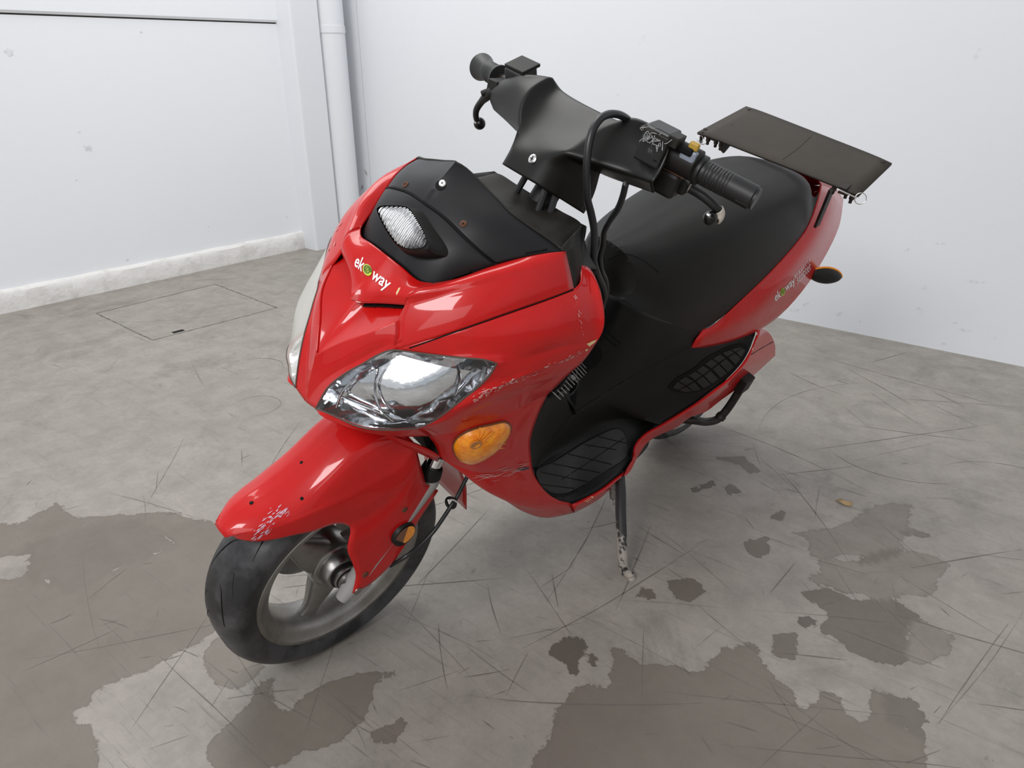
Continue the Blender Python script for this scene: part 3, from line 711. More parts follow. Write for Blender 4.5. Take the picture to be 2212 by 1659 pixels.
m = MBuf(); p, nn = hit(BD, 952, 401, .0008); m.lathe(p, nn, [(0, .008), (.0004, .008), (.0005, .0001)], 20); m.obj('screw_hole', M['void'], du)

# ---- position lamp in its pod
lamp = smooth_closed([(817, 452), (825, 447), (850, 446), (880, 449), (890, 458), (905, 482), (918, 508), (921, 522), (917, 532), (895, 537), (872, 535), (858, 527), (838, 500), (824, 474)], 48)
lens_pts = []
cxy = lamp.mean(0); LC = P(cxy[0], cxy[1], x=0.0)+A(0, -.018, .004)
# lamp face plane: contains lateral axis, tilted back
LNv = A(0, -.80, .60)
def on_plane(px, py, c, nrm):
    d = MB.T @ ray(px, py); t = ((c-CL)@nrm)/(d@nrm); return CL+t*d
face = np.array([on_plane(px, py, LC, LNv) for px, py in lamp])
fc = face.mean(0)
def radial(face, ks, dome, nrm):
    R = [[fc+(p-fc)*k+nrm*dome*sqrt(max(0, 1-k*k)) for p in face] for k in ks]
    return ring_grid(R)
podb = np.array([p*1.0 for p in face]); fcb = podb.mean(0)
pod_out = [fc+(p-fc)*1.0 for p in face]
rings = [[fc+(p-fc)*1.04+LNv*.001 for p in face], [fc+(p-fc)*1.10-LNv*.002 for p in face], [fc+(p-fc)*1.16-LNv*.016 for p in face], [fc+(p-fc)*1.42-LNv*.040+A(0, .028, .004) for p in face], [fc+(p-fc)*1.62-LNv*.075+A(0, .05, 0) for p in face]]
pod = grids('position_lamp', [ring_grid(rings), radial(face, [1.05, .5, 0.0], 0, LNv)-LNv*.012], M['black'], root, sharp=30)
grids('lamp_reflector', [radial(face, np.linspace(1, 0, 10), -.010, LNv)], mat('dull_reflector', (.20, .195, .20), .35, .9), pod, sharp=0)
lensm = glass('ribbed_lens', (.97, .97, .97), .05, .14)
n_, l_ = lensm.node_tree.nodes, lensm.node_tree.links
tc = n_.new('ShaderNodeTexCoord'); wv = n_.new('ShaderNodeTexWave'); wv.inputs['Scale'].default_value = 42; wv.inputs['Distortion'].default_value = 2.5; wv.bands_direction = 'X'
l_.new(tc.outputs['Object'], wv.inputs['Vector']); bu = n_.new('ShaderNodeBump'); bu.inputs['Distance'].default_value = .004; bu.inputs['Strength'].default_value = 1
l_.new(wv.outputs[0], bu.inputs['Height'])
for x in n_:
    if x.type == 'BSDF_GLOSSY': l_.new(bu.outputs[0], x.inputs['Normal'])
grids('lamp_lens', [radial(face, np.linspace(1, 0, 12), .004, LNv)], lensm, pod, sharp=0)
rb = MBuf()
for i in range(-9, 10):
    x = i*.0052
    seg = [q for q in np.linspace(-.06, .06, 13)]
    up = np.cross(EX, LNv); up /= np.linalg.norm(up)
    pts = []
    for t in np.linspace(-.055, .055, 25):
        q = fc+EX*(x+t*.25)+up*t
        # inside test in the face plane
        a = [((p-fc)@EX, (p-fc)@up) for p in face]; X, Y = (q-fc)@EX, (q-fc)@up
        if poly_sd(np.array([X]), np.array([Y]), a)[0] > .002: pts.append(q+LNv*.0005)
    if len(pts) > 3: rb.tube(np.array(pts), .0011, 5, False)
rb.obj('lens_rib', mat('clear_rib', (.30, .29, .30), .3, .2), pod)

# ---- vents under the lettered panel
for s in (1, -1):
    f = (lambda G: G) if s == 1 else mir
    i0, i1 = int(N*.16), int(N*.90); a = plate_l[i0:i1+1]+D_*.93; dv = (rec_l[i0:i1+1]-a); dv = dv/np.linalg.norm(dv, axis=1)[:, None]
    off = A(0, -.0016, .0012)
    vg = np.stack([a+dv*.001+off, a+dv*.0055+off, a+dv*.010+off], 0)
    vo = grids('vent_opening', [f(vg)], M['void'], bpy.data.objects['front_cowl'], sharp=0)
    for t in (.3, .55, .8):
        k = int(t*(i1-i0)); m = MBuf(); m.tube([f(vg)[0][k if s == 1 else -1-k]+A(0, -.001, 0), f(vg)[2][k if s == 1 else -1-k]+A(0, -.001, 0)], .0013, 6); m.obj('vent_bar', M['body'], vo)

SPOKE = -100.0; SPLIT = radians(-38)
# ---- inner body: leg shield, foot boards, centre tunnel
Kf = Kt[8]
fold = curve([(1152, 1018, .14), (1218, 979, .088), (1276, 948, .077), (1317, 920, .077), (1358, 913, .088), (1398, 914, .105), Kf], N)
outer = rs(joinc(curve([W3, (1152, 1020, .178), (1165, 1045, .178), (1185, 1068, .18), (1210, 1083, .181), (1235, 1090, .18)], 12), curve(Kt[:9], 24)), N)
dn = A(-.003, 0, -.004)
G_foot = coons(outer+dn*np.linspace(1, 0, N+1)[:, None]**.3, fold, curve([W3, (1152, 1018, .14)], 10)+dn*np.linspace(1, 0, 11)[:, None], curve([Kf, Kf], 10, True), -.006, ref=A(.1, .6, -1))
ridgeF = curve([(1152, 1018, .14), (1183, 966, .104), (1231, 906, .087), (1299, 855, .085)], N)
dEnd = curve([Kf, (1385, 905, .108), (1340, 880, .093), (1299, 855, .085)], N)
iE = int(np.argmin(np.linalg.norm(dEnd-P(1340, 880, x=.093), axis=1)))
G_tun = coons(fold, ridgeF, curve([(1152, 1018, .14), (1152, 1018, .14)], N, True), dEnd, -.004)
G_leg = coons(w2w3[::-1]+A(-.002, 0, 0), ridgeF[:1].repeat(N+1, 0)*0+curve([(1152, 1018, .14), (1183, 966, .104), (1240, 895, .086)], N), curve([W3, (1152, 1018, .14)], 10), curve([W2, (1222, 860, .125), (1240, 895, .086)], 10), -.004, ref=A(.3, -.5, .5))
pin = curve([dEnd[iE], (1378, 849, .102), (1446, 811, .115), (1498, 771, .128), (1560, 748, .138), (1632, 716, .152)], N)
kt2 = curve(Kt[8:], N)
G_pil = coons(kt2+dn*np.linspace(0, 1, N+1)[:, None]**.3, pin, dEnd[:iE+1], curve([Kt[-1], (1632, 716, .152)], iE)+dn*np.linspace(1, 0, iE+1)[:, None], -.004, ref=A(.1, .9, -1))
rid2 = curve([(1299, 855, .085), (1378, 807, .095), (1430, 779, .11), (1494, 751, .13), (1565, 738, .136), (1632, 714, .148)], N)
G_pst = coons(pin, rid2, dEnd[iE:], curve([(1632, 716, .152), (1632, 714, .148)], N-iE), -.003)
rid1 = curve([(1240, 895, .086), (1299, 855, .085), (1378, 807, .095), (1430, 779, .11), (1494, 751, .13)], N)
sb = [(1345, 648, .075), (1375, 667, .10), (1440, 694, .118), (1518, 712, .13)]
seamS = curve([A(0, .612, .70), A(.04, .606, .70)]+sb, N)
d0b = curve([(1240, 895, .086), A(.065, .556, .50), A(.035, .578, .60), A(0, .612, .70)], N)
G_bod = coons(rid1, seamS, d0b, curve([(1494, 751, .13), (1518, 712, .13)], N), .004)
c0x = curve([A(0, .50, .42), A(0, .525, .50), A(0, .57, .60), A(0, .612, .70)], N)
G_bc = coons(curve([A(0, .50, .42), (1240, 895, .086)], 10), curve([A(0, .612, .70), A(0, .612, .70)], 10, True), c0x, d0b, 0)
lsh_o = curve([A(.115, .365, .925), (1258, 590, .185), (1295, 640, .214), (1300, 700, .240), (1286, 740, .242), (1225, 812, .226), W2], N)+A(-.004, .003, 0)
lsh_i = curve([A(0, .37, .92), A(0, .40, .75), A(0, .42, .60), A(0, .46, .47), A(0, .50, .42)], N)
G_lsh = coons(lsh_i, lsh_o, curve([A(0, .37, .92), A(.115, .365, .925)], 12), curve([A(0, .50, .42), (1240, 895, .086), (1222, 860, .125), W2], 12), -.004, ref=A(0, -.6, .6))
BODY = [G_foot, G_tun, G_leg, G_pil, G_pst, G_bod, G_bc, G_lsh]
bd = grids('inner_body', sum([both(G) for G in BODY], []), M['body'], root, solid=.003, sharp=65)
BB = bvh_of(BODY)
# belly pan under the tunnel
bp = MBuf(); prof = [(-.10, .30), (-.11, .235), (0, .225), (.11, .235), (.10, .30)]
G = np.array([[A(x*k, y, z+dz) for x, z in prof] for y, k, dz in ((.30, .6, .12), (.42, .9, .03), (.60, .95, .0), (.85, .8, .01), (1.05, .8, .06))])
bp.grid(G); bp.obj('belly_pan', M['body'], root, solid=.003)

def smooth_poly(px, n=60): return smooth_closed(px, n)
def ring_decal(bv, poly, off, k=6, dome=0):
    return ring_grid(surf_patch(bv, poly, off, k, dome))
def safe(G): return all(x is not None for x in np.array(G, dtype=object).reshape(-1)[:])
def groove(bv, pts, r, parent, matn='void', name='groove', n=30, off=.0006, sink=.3):
    c = np.array([list(p)+[0] for p in pts], float); c = resamp(catmull(c, 10), n)[:, :2]; path = []
    for q in c:
        h, nn = hit(bv, q[0], q[1], off)
        if h is not None: path.append(h-nn*r*sink)
    if len(path) < 3: return None
    m = MBuf(); m.tube(np.array(path), r, 6, True); return m.obj(name, M[matn], parent, sharp=0)
# front foot mat
mat_o = smooth_poly([(1156, 1018), (1190, 1000), (1228, 977), (1260, 958), (1293, 941), (1328, 926), (1345, 931), (1353, 951), (1356, 980), (1345, 995), (1320, 1012), (1293, 1029), (1244, 1062), (1221, 1070), (1192, 1071), (1168, 1052)])
fm = None
for s in (1, -1):
    G = ring_decal(BB, mat_o, .002, 8)
    G = G if s == 1 else mir(G)
    fm_ = grids('foot_mat', [G.astype(float)], M['pad'], root, sharp=0)
    rimt = MBuf(); rimt.tube(G[0].astype(float)*1.0, .0016, 6, False); rimt.obj('mat_edge', M['body'], fm_, sharp=0)
    if s == 1: fm = fm_
for a, b_ in (((1292, 944), (1352, 958)), ((1262, 961), (1330, 972)), ((1226, 981), (1320, 1004)), ((1192, 1002), (1295, 1022)), ((1164, 1020), (1270, 1042)), ((1160, 1046), (1240, 1056))):
    groove(BB, [a, ((a[0]+b_[0])/2, (a[1]+b_[1])/2), b_], .0011, fm, off=.0026)
groove(BB, [(1212, 1036), (1262, 1005), (1348, 946)], .0009, fm, off=.0026)
groove(BB, [(1170, 1055), (1195, 1068), (1225, 1067), (1262, 1050)], .0025, fm, off=.0026)
# pillion foot mat: separate raised rubber tiles on a backing
po = smooth_poly([(1443, 838), (1458, 819), (1498, 795), (1525, 772), (1550, 759), (1586, 744), (1611, 743), (1613, 757), (1594, 791), (1575, 808), (1557, 820), (1518, 843), (1482, 848), (1455, 845)])
for s in (1, -1):
    G = ring_decal(BB, po, .0012, 8).astype(float); G = G if s == 1 else mir(G)
    pm = grids('pillion_mat', [G], M['void'], root, sharp=0)
    def lerp(a, b_, t): return (a[0]+(b_[0]-a[0])*t, a[1]+(b_[1]-a[1])*t)
    def pl(line, t):
        c = np.array([list(p)+[0] for p in line], float); c = resamp(catmull(c, 10), 60); return tuple(c[int(round(t*60))][:2])
    L0 = [(1448, 838), (1462, 822), (1500, 800), (1530, 778), (1560, 760), (1597, 748)]
    L1 = [(1462, 842), (1492, 826), (1522, 806), (1552, 782), (1580, 764), (1604, 750)]
    L2 = [(1474, 846), (1512, 842), (1548, 822), (1580, 798), (1598, 776), (1610, 754)]
    for (La, Lb) in ((L0, L1), (L1, L2)):
        for i in range(8):
            t0, t1 = i/8+.012, (i+1)/8-.012
            q = [lerp(pl(La, t0), pl(Lb, t0), .07), lerp(pl(La, t1), pl(Lb, t1), .07), lerp(pl(La, t1), pl(Lb, t1), .93), lerp(pl(La, t0), pl(Lb, t0), .93)]
            top = [hit(BB, *p, .0034)[0] for p in q]; bot_ = [hit(BB, *p, .0012)[0] for p in q]
            if any(x is None for x in top+bot_): continue
            m = MBuf(); v = bot_+top
            if s == -1: v = [x*np.array([-1, 1, 1]) for x in v]
            m.add(v, [(4, 5, 6, 7), (0, 1, 5, 4), (1, 2, 6, 5), (2, 3, 7, 6), (3, 0, 4, 7)])
            m.obj('mat_tile', M['pad'], pm, smooth=False)
# bulkhead slots, opening with wiring
for a, b_ in (((1311, 716), (1341, 743)), ((1304, 724), (1333, 750))):
    groove(BB, [a, ((a[0]+b_[0])/2, (a[1]+b_[1])/2), b_], .0042, bd, name='ventilation_slot', n=12, sink=.85)
op = smooth_poly([(1255, 742), (1283, 745), (1297, 754), (1301, 768), (1295, 783), (1265, 806), (1240, 833), (1205, 855), (1180, 858), (1170, 835), (1200, 790)])
G = surf_patch(BB, op, .0014, 5)
flat = [x for r in G for x in r]
if all(x is not None for x in flat):
    comp = grids('compartment_opening', [ring_grid(G)], M['void'], root, sharp=0)
else: comp = None
def on(px, py, off): return hit(BB, px, py, off)[0]
conn = MBuf()
stripeM = mat('silver_connector', (.36, .35, .33), .45, .3)
def hp(px, py, off=.004):
    q = on(px, py, off); return q if q is not None else P(px, py, x=.07)
o1, o2 = hp(1262, 790, .006), hp(1194, 846, .006); wv_ = P(1274, 804, x=.068)-P(1254, 781, x=.066); nv_ = CL-o1; nv_ /= np.linalg.norm(nv_)
for i in range(12):
    q = o1+(o2-o1)*(i/11); m = MBuf(); m.tube([q-wv_*.42, q+wv_*.42], .0010, 5); m.obj('connector_fin', stripeM, comp)
cb_ = MBuf(); q = o1+(o2-o1)*.45; dv_ = (o2-o1)/np.linalg.norm(o2-o1); wn_ = wv_/np.linalg.norm(wv_); cb_.box(q-nv_*.001, dv_, wn_, np.cross(dv_, wn_), .012, .010, .0025)
cb_.obj('connector_body', stripeM, comp, smooth=False)
wl_ = MBuf()
for pts in ([(1246, 790), (1245, 812), (1248, 828), (1238, 846), (1212, 855), (1188, 848)], [(1232, 803), (1228, 824), (1222, 838), (1204, 848), (1186, 846)]):
    c = np.array([hp(x, y, .004) for x, y in pts]); wl_.tube(catmull(c, 8), .0036, 8)
wl_.obj('wiring_loop', M['cable'], comp, sharp=0)

# ---- seat
def rowyz(xs, ys, zs): return [A(x, y, z) for x, y, z in zip(xs, ys, zs)]
Y7 = [.612, .68, .80, .95, 1.10, 1.22, 1.30]
botrow = [(1345, 648, .075), (1375, 667, .10), (1440, 694, .118), (1518, 712, .13), (1605, 646, .14), (1682, 569, .135), (1744, 490, .115), (1770, 415, .08)]
rows = [rowyz([0]*7, Y7, [.800, .815, .850, .884, .901, .899, .882]),
        rowyz([.03, .05, .065, .07, .07, .06, .04], Y7, [.797, .811, .846, .880, .897, .896, .879]),
        rowyz([.055, .085, .108, .116, .115, .10, .065], [.618]+Y7[1:], [.785, .797, .826, .860, .879, .881, .867]),
        rowyz([.072, .106, .128, .136, .134, .118, .078], [.63]+Y7[1:], [.755, .752, .772, .798, .825, .842, .85]),
        rowyz([.080, .112, .134, .142, .140, .124, .082], [.628, .69, .81, .95, 1.10, 1.23, 1.32], [.725, .70, .70, .715, .755, .80, .84]),
        botrow]
G_st = loft(rows, N, 7, ref=A(0, .9, .6))
front_edge = G_st[:, 0] if np.linalg.norm(G_st[0, 0]-A(0, .612, .8)) < .02 or True else None
cols0 = np.array([curve([A(0, .612, .80), A(.03, .612, .797), A(.055, .618, .785), A(.072, .63, .755), A(.080, .628, .725), (1345, 648, .075)], N)])[0]
G_sf = coons(curve([A(0, .612, .70), A(.04, .608, .70), (1345, 648, .075)], N), cols0, curve([A(0, .612, .70), A(0, .604, .75), A(0, .612, .80)], 10), curve([(1345, 648, .075), (1345, 648, .075)], 10, True), 0, ref=A(0, .9, .7))
seatp = grids('seat', both(G_st)+both(G_sf), M['seat'], root, sharp=60)
BS = bvh_of([G_st, G_sf])
groove(BS, [(1313, 560), (1345, 548), (1385, 560), (1425, 590)], .0010, seatp, name='seat_seam', sink=.8, n=30)
# torn cover near the hinge
tear = MBuf()
tp = [(1552, 352), (1560, 349), (1572, 350), (1580, 355), (1598, 360), (1602, 363), (1586, 364), (1570, 359), (1560, 357)]
tv = [hit(BS, x, y, .0012)[0] for x, y in tp]
if all(v is not None for v in tv): tear.add(tv, [tuple(range(len(tv)))]); tear.obj('torn_patch', M['paintchip'], seatp, smooth=False)

# ---- tail
TE = curve([(1518, 712, .13), (1538, 705, .135), (1605, 646, .142), (1682, 569, .137), (1744, 490, .117), (1767, 428, .087), (1773, 399, .07)], N)
TL = curve([(1494, 751, .13), (1565, 738, .147), (1605, 727, .152), (1640, 713, .155), (1690, 677, .155), (1740, 620, .148), (1770, 575, .137), (1800, 520, .118), (1815, 480, .09), (1822, 430, .05)], N)
TM = curve([(1505, 733, .134), (1570, 705, .150), (1620, 680, .158), (1670, 630, .160), (1725, 565, .150), (1770, 500, .130), (1797, 440, .09), (1800, 410, .062)], N)
G_tl = loft([list(TE), list(TM), list(TL)], N, 9, ref=A(0, 1.1, .65))
tu = TL+A(-.03, -.015, -.02)+np.linspace(0, 1, N+1)[:, None]*A(0, -.03, -.02)
G_tu = orient(np.stack([TL, TL*.5+tu*.5+A(.004, 0, -.004), tu], 0), A(0, 1.1, .7))
end = rs(joinc(curve([(1773, 399, .07), (1800, 410, .062)], 10), curve([(1800, 410, .062), (1822, 430, .05)], 10)), N)
endc = curve([A(0, 1.385, .885), A(0, 1.50, .86), A(0, 1.62, .795)], N)
G_te = orient(np.stack([end, end*.6+endc*.4+A(0, .004, .004), end*.2+endc*.8+A(0, .003, .003), endc], 0), A(0, 1.1, .5))
back = curve([(1822, 430, .05), (1815, 480, .09), (1800, 520, .118)], 12); backc = curve([A(0, 1.62, .795), A(0, 1.62, .74), A(0, 1.56, .68)], 12)
G_tb = orient(np.stack([back, back*.5+backc*.5, backc], 0), A(0, 1.2, .7))
for s in (1, -1):
    Gs = [G_tl, G_tu, G_te, G_tb]; Gs = Gs if s == 1 else [mir(G) for G in Gs]
    grids('tail_fairing', Gs, M['red'], root, solid=.003, sharp=40)
BT = bvh_of([G_tl])
tf = bpy.data.objects['tail_fairing']
# rear skirt joint line
BK = bvh_of([G_sk])
sf = bpy.data.objects['side_fairing']
groove(BK, [(1622, 766), (1645, 752), (1670, 738)], .0014, sf, name='skirt_joint', sink=.5)
groove(BV, [(884, 752), (1000, 711), (1100, 676), (1180, 648), (1238, 626)], .0011, sf, name='panel_gap', sink=.5, n=50)

# ---- rear indicators
for s in (1, -1):
    a, b_ = P(1752, 590, x=.135), P(1817, 600, x=.185); ax = (b_-a); L = np.linalg.norm(ax); ax /= L
    up = A(0, -.15, 1); up -= ax*(up@ax); up /= np.linalg.norm(up); sd = np.cross(ax, up)
    if sd[1] < 0: sd = -sd
    def ell(f0, f1, bulge_dir, w, h):
        m = MBuf(); rowsE = []
        for i in range(17):
            t = i/16; r = (sin(pi*min(1, t*.92+.08)))**.55
            rowsE.append([a+ax*L*t+up*(h*r*cos(q))+bulge_dir*(w*r*max(0, sin(q))) for q in np.linspace(0, pi, 13)])
        return np.array(rowsE)
    f = (lambda G: G) if s == 1 else mir
    ri = grids('rear_indicator', [f(ell(0, 1, -sd, .020, .024))], M['black'], root, sharp=0, solid=.001)
    grids('amber_lens', [f(ell(0, 1, sd, .012, .024))], M['amber_bright'], ri, sharp=0, solid=.001)
    m = MBuf(); ep = [a+ax*L*t+up*(.0245*(sin(pi*min(1, t*.92+.08)))**.55) for t in np.linspace(.02, 1, 24)]; m.tube(np.array(ep)*(np.array([1, 1, 1]) if s == 1 else np.array([-1, 1, 1])), .0032, 8); m.obj('lens_edge', M['amber_bright'], ri, sharp=0)
    m = MBuf(); m.tube([f(np.array([[a]]))[0][0]-A(.03*s, .02, 0), f(np.array([[a+ax*.01]]))[0][0]], .008, 10); m.obj('stalk', M['black'], ri)

# ---- luggage board on its brackets
cor = [P(1507, 283, x=-.2165), P(1856, 420, x=.2165), P(1928, 350, x=.2165), P(1612, 227, x=-.2165)]
b = MBuf(); nrm = np.cross(cor[1]-cor[0], cor[3]-cor[0]); nrm /= np.linalg.norm(nrm)
if nrm[2] < 0: nrm = -nrm
nb = 14; Gb = []
for i in range(nb+1):
    r = []
    for j in range(7):
        u, v = i/nb, j/6; q = (cor[0]*(1-u)+cor[1]*u)*(1-v)+(cor[3]*(1-u)+cor[2]*u)*v
        r.append(q-nrm*(.003*abs(2*u-1)**8))
    Gb.append(r)
Gb = np.array(Gb); Gb = orient(Gb, A(0, 1.2, .3))
board = grids('luggage_board', [Gb], M['plate'], root, solid=.006, sharp=30)
BBd = bvh_of([Gb])
for (x, y) in ((1523, 279), (1618, 236), (1908, 349), (1831, 407), (1516, 286)): screw(BBd, x, y, .005, 'darkmetal', board, 'board_bolt', False)
groove(BBd, [(1690, 345), (1722, 322), (1752, 295)], .0004, board, name='board_scratch', matn='darkmetal')
def U(u, v, d=0): return (cor[0]*(1-u)+cor[1]*u)*(1-v)+(cor[3]*(1-u)+cor[2]*u)*v+nrm*d
mu = (cor[1]-cor[0])/np.linalg.norm(cor[1]-cor[0]); mv = np.cross(nrm, mu)
br = MBuf()
for u in (.045, .90): br.box(U(u, .5, -.018), mu, mv, nrm, .008, .075, .008)
br.box(U(.5, .55, -.014), mu, mv, nrm, .18, .008, .006)
brk = br.obj('board_bracket', M['darkmetal'], root, smooth=False)
for (u, top, botm) in ((.9, P(1797, 408, x=.155), P(1764, 488, x=.135)), (.1, None, None)):
    m = MBuf()
    if top is None: top, botm = P(1577, 305, x=-.155), P(1560, 325, x=-.135)
    d = botm-top; L = np.linalg.norm(d); d /= L; w = np.cross(d, A(0, 1, 0)); w /= np.linalg.norm(w)
    m.box((top+botm)/2, d, w, np.cross(d, w), L/2, .0035, .008); m.obj('support_strut', M['darkmetal'], brk, smooth=False)
m = MBuf()
for q in ((.86, .05), (.93, .06), (.97, .0), (.03, .02), (.07, .03), (.12, .04), (.16, .02)):
    m = MBuf(); m.lathe(U(*q, -.006), -nrm, [(0, .006), (.012, .006), (.014, .004), (.022, .004), (.022, .0001)], 10); m.obj('bracket_bolt', M['darkmetal'], brk)
def wire_ring(c, r, parent, name='split_ring', n1=EX, wr=.0012, mt='screw'):
    n1 = n1/np.linalg.norm(n1); u = np.cross(n1, [0, .3, 1.]); u /= np.linalg.norm(u); w = np.cross(n1, u)
    pts = [c+r*(cos(t)*u+sin(t)*w) for t in np.linspace(0, 2*pi, 33)]
    m = MBuf(); m.tube(np.array(pts), wr, 6, False); return m.obj(name, M[mt], parent, sharp=0)
vd = -(MB.T@ray(1858, 428)); vd /= np.linalg.norm(vd)
wire_ring(P(1859, 429, x=.225), .0125, brk, n1=vd+A(.3, 0, 0)); wire_ring(P(1519, 303, x=-.20), .010, brk, n1=vd+A(.5, 0, 0)); wire_ring(P(1512, 300, x=-.20), .008, brk, n1=vd+A(0, .5, 0), wr=.0006)
m = MBuf(); m.tube([P(1812, 410, x=.20), P(1850, 427, x=.222)], .0018, 8); m.obj('locking_pin', M['screw'], brk)

# ---- front wheel
AX = A(1, 0, 0); WC = A(0, 0, .234)
def tyre_profile(R=.234, w=.0583, r0=.172):
    h = [(-.044, r0), (-.048, r0+.004), (-.055, .190*R/.234), (-w, .204*R/.234), (-w*.955, .213*R/.234), (-w*.80, .2235*R/.234), (-w*.55, .2305*R/.234), (-w*.28, .2335*R/.234), (0, R)]
    c = catmull(np.array([(a, b_, 0) for a, b_ in h]), 4)[:, :2]
    return [tuple(q) for q in c]+[(-a, b_) for a, b_ in c[::-1][1:]]
def wheel(center, R, w, name, rimR=.176, detail=True):
    e = bpy.data.objects.new(name, None); COL.objects.link(e); e.parent = root
    m = MBuf(); prof = tyre_profile(R, w, rimR-.004); m.lathe(center, AX, prof, 96); ty = m.obj('tyre', M['rubber'], e, sharp=0)
    pr_ = np.array(prof)
    def tread(a, x, off=.0006):
        r = np.interp(x, pr_[:, 0][10:-10], pr_[:, 1][10:-10]); nx = x/w; 
        return center+A(x+off*nx, 0, 0)+(r+off)*A(0, cos(a), sin(a))
    g = MBuf()
    for k in range(9 if detail else 0):
        for sgn in (1, -1):
            a0 = 2*pi*k/9+(0 if sgn > 0 else pi/9); path = []
            for t in np.linspace(0, 1, 16):
                path.append(tread(a0+.55*t**1.7, sgn*(.004+(w*.80-.004)*t**.8), -.0022))
            path = np.array(path); g.tube(path, [.0022+.0010*sin(pi*t) for t in np.linspace(0, 1, 16)], 6)
            path = np.array([tread(a0-.16+.2*t, sgn*w*(.42+.34*t), -.0017) for t in np.linspace(0, 1, 8)]); g.tube(path, .0022, 6)
    if detail:
        gg = g.obj('tread_groove', M['void'], ty, sharp=0)
    m = MBuf(); s_ = rimR/.176
    side = [(.0455, rimR+.001), (.0475, rimR-.002), (.047, rimR-.007), (.042, rimR-.010), (.036, rimR-.018), (.031, rimR-.027), (.012, rimR-.032), (0, rimR-.033)]
    inner = [(0, rimR-.037), (.012, rimR-.036), (.033, rimR-.031), (.040, rimR-.022), (.044, rimR-.014), (.0495, rimR-.008), (.0495, rimR-.001), (.047, rimR+.001)]
    prof = [(-h, r) for h, r in side]+[(h, r) for h, r in side[::-1][1:]]
    prof2 = [(-h, r) for h, r in inner[::-1]]+[(h, r) for h, r in inner[1:]]
    m.lathe(center, AX, prof2, 96); m.obj('rim', M['alu'], e, sharp=40)
    return e
fw = wheel(WC, .234, .0583, 'front_wheel')
def wpt(x, r, a): return WC+A(x, r*cos(a), r*sin(a))
# three broad curved spokes
SP0 = radians(SPOKE)
for k in range(3):
    a0 = SP0+k*2*pi/3; m = MBuf(); G1 = []
    rowsS = []
    for i, r in enumerate(np.linspace(.035, .147, 14)):
        t = i/13; half = (.55*(1-t)**1.5+.155+.20*max(0, t-.75)/.25*.5)*(.06/(r+.02)); half = min(half*1.55, .9)
        a = a0-.16*t; th = .010+.010*(1-t)
        ring = []
        for q in np.linspace(0, 2*pi, 17)[:-1]:
            cx_, sx_ = cos(q), sin(q); sg = lambda v, p: math.copysign(abs(v)**p, v)
            ring.append(wpt(.004+sg(sx_, .6)*th, r, a+sg(cx_, .6)*half))
        rowsS.append(ring+[ring[0]])
    m.grid(np.array(rowsS)); m.obj('spoke', M['alu'], fw, sharp=50)
m = MBuf(); m.lathe(WC, AX, [(-.05, .02), (-.05, .045), (-.02, .05), (.018, .052), (.024, .050), (.026, .046), (.026, .041), (.042, .038), (.048, .034), (.050, .027), (.060, .026), (.062, .0225), (.066, .022), (.066, .017), (.078, .0165), (.080, .012), (.086, .0115), (.086, .001)], 48)
hubm = mat('machined_hub', (.50, .49, .48), .28, 1, noise=(12, (.25, .24, .22), .7, .4, .7))
hub = m.obj('hub', hubm, fw, sharp=25)
m = MBuf(); m.tube([WC+A(.051, 0, 0), WC+A(.056, 0, 0)], .029, 28); m.tube([WC+A(.0625, 0, 0), WC+A(.0655, 0, 0)], .0235, 28); m.obj('hub_seal', M['black'], hub)
m = MBuf(); m.tube([WC+A(-.10, 0, 0), WC+A(.10, 0, 0)], .008, 16); m.obj('axle', M['alu'], fw)
# brake disc on the far side
m = MBuf(); m.lathe(WC+A(-.062, 0, 0), AX, [(-.002, .055), (-.002, .095), (.002, .095), (.002, .055), (-.002, .055)], 64); m.obj('brake_disc', M['alu'], fw)

# ---- fork
for s in (1, -1):
    a0, a1, a2, a3 = A(.078*s, -.002, .228), P(929, 1038, x=.078), P(933, 1012, x=.078), P(946, 985, x=.078)
    if s == -1: a1, a2, a3 = [v*np.array([-1, 1, 1]) for v in (a1, a2, a3)]
    m = MBuf(); m.tube([a0+(a0-a1)*.12, a0, a0*.5+a1*.5, a1, a1+(a2-a1)*.5], [.012, .019, .0185, .018, .0185], 20); fk = m.obj('fork_leg', mat('grey_fork_paint', (.33, .32, .31), .45) if s == 1 else bpy.data.materials['grey_fork_paint'], root)
    m = MBuf(); m.tube([a1*.6+a2*.4, a2, a2+(a3-a2)*.25], [.0195, .0205, .0185], 20); m.obj('dust_seal', M['black'], fk)
    top = a3+(a3-a2)/np.linalg.norm(a3-a2)*.10
    m = MBuf(); m.tube([a2, a3, top], .0145, 20); m.obj('stanchion', M['chrome'], fk)
    m = MBuf(); m.tube([a3+(a3-a2)/np.linalg.norm(a3-a2)*.006, top+(a3-a2)*.3], .021, 20); m.obj('fork_shroud', M['black'], fk)
    # foot of the fork below the mudguard tip
    m = MBuf(); m.box(A(.079*s, .012, .215), AX, A(0, .8, .6), A(0, -.6, .8), .012, .024, .018)
    m.obj('axle_lug', bpy.data.materials['grey_fork_paint'], fk, smooth=False, bevel=.004)
m = MBuf(); m.tube([A(0, .20, .56), A(0, .30, .76), A(0, .375, .92), A(0, .415, .99)], .024, 20); m.box(A(0, .20, .56), EX, A(0, .9, .44), A(0, -.44, .9), .09, .025, .012)
m.box(A(0, .19, .545), EX, A(0, .9, .44), A(0, -.44, .9), .066, .060, .036)
stm = m.obj('steering_stem', M['black'], root)
m = MBuf()
for dx, dy in ((-.03, 0), (.028, -.01), (.04, .005)): m.tube(catmull([A(dx, .31+dy, .86), A(dx*1.2, .335+dy, .90), A(dx, .355+dy, .955)], 6), .006, 8)
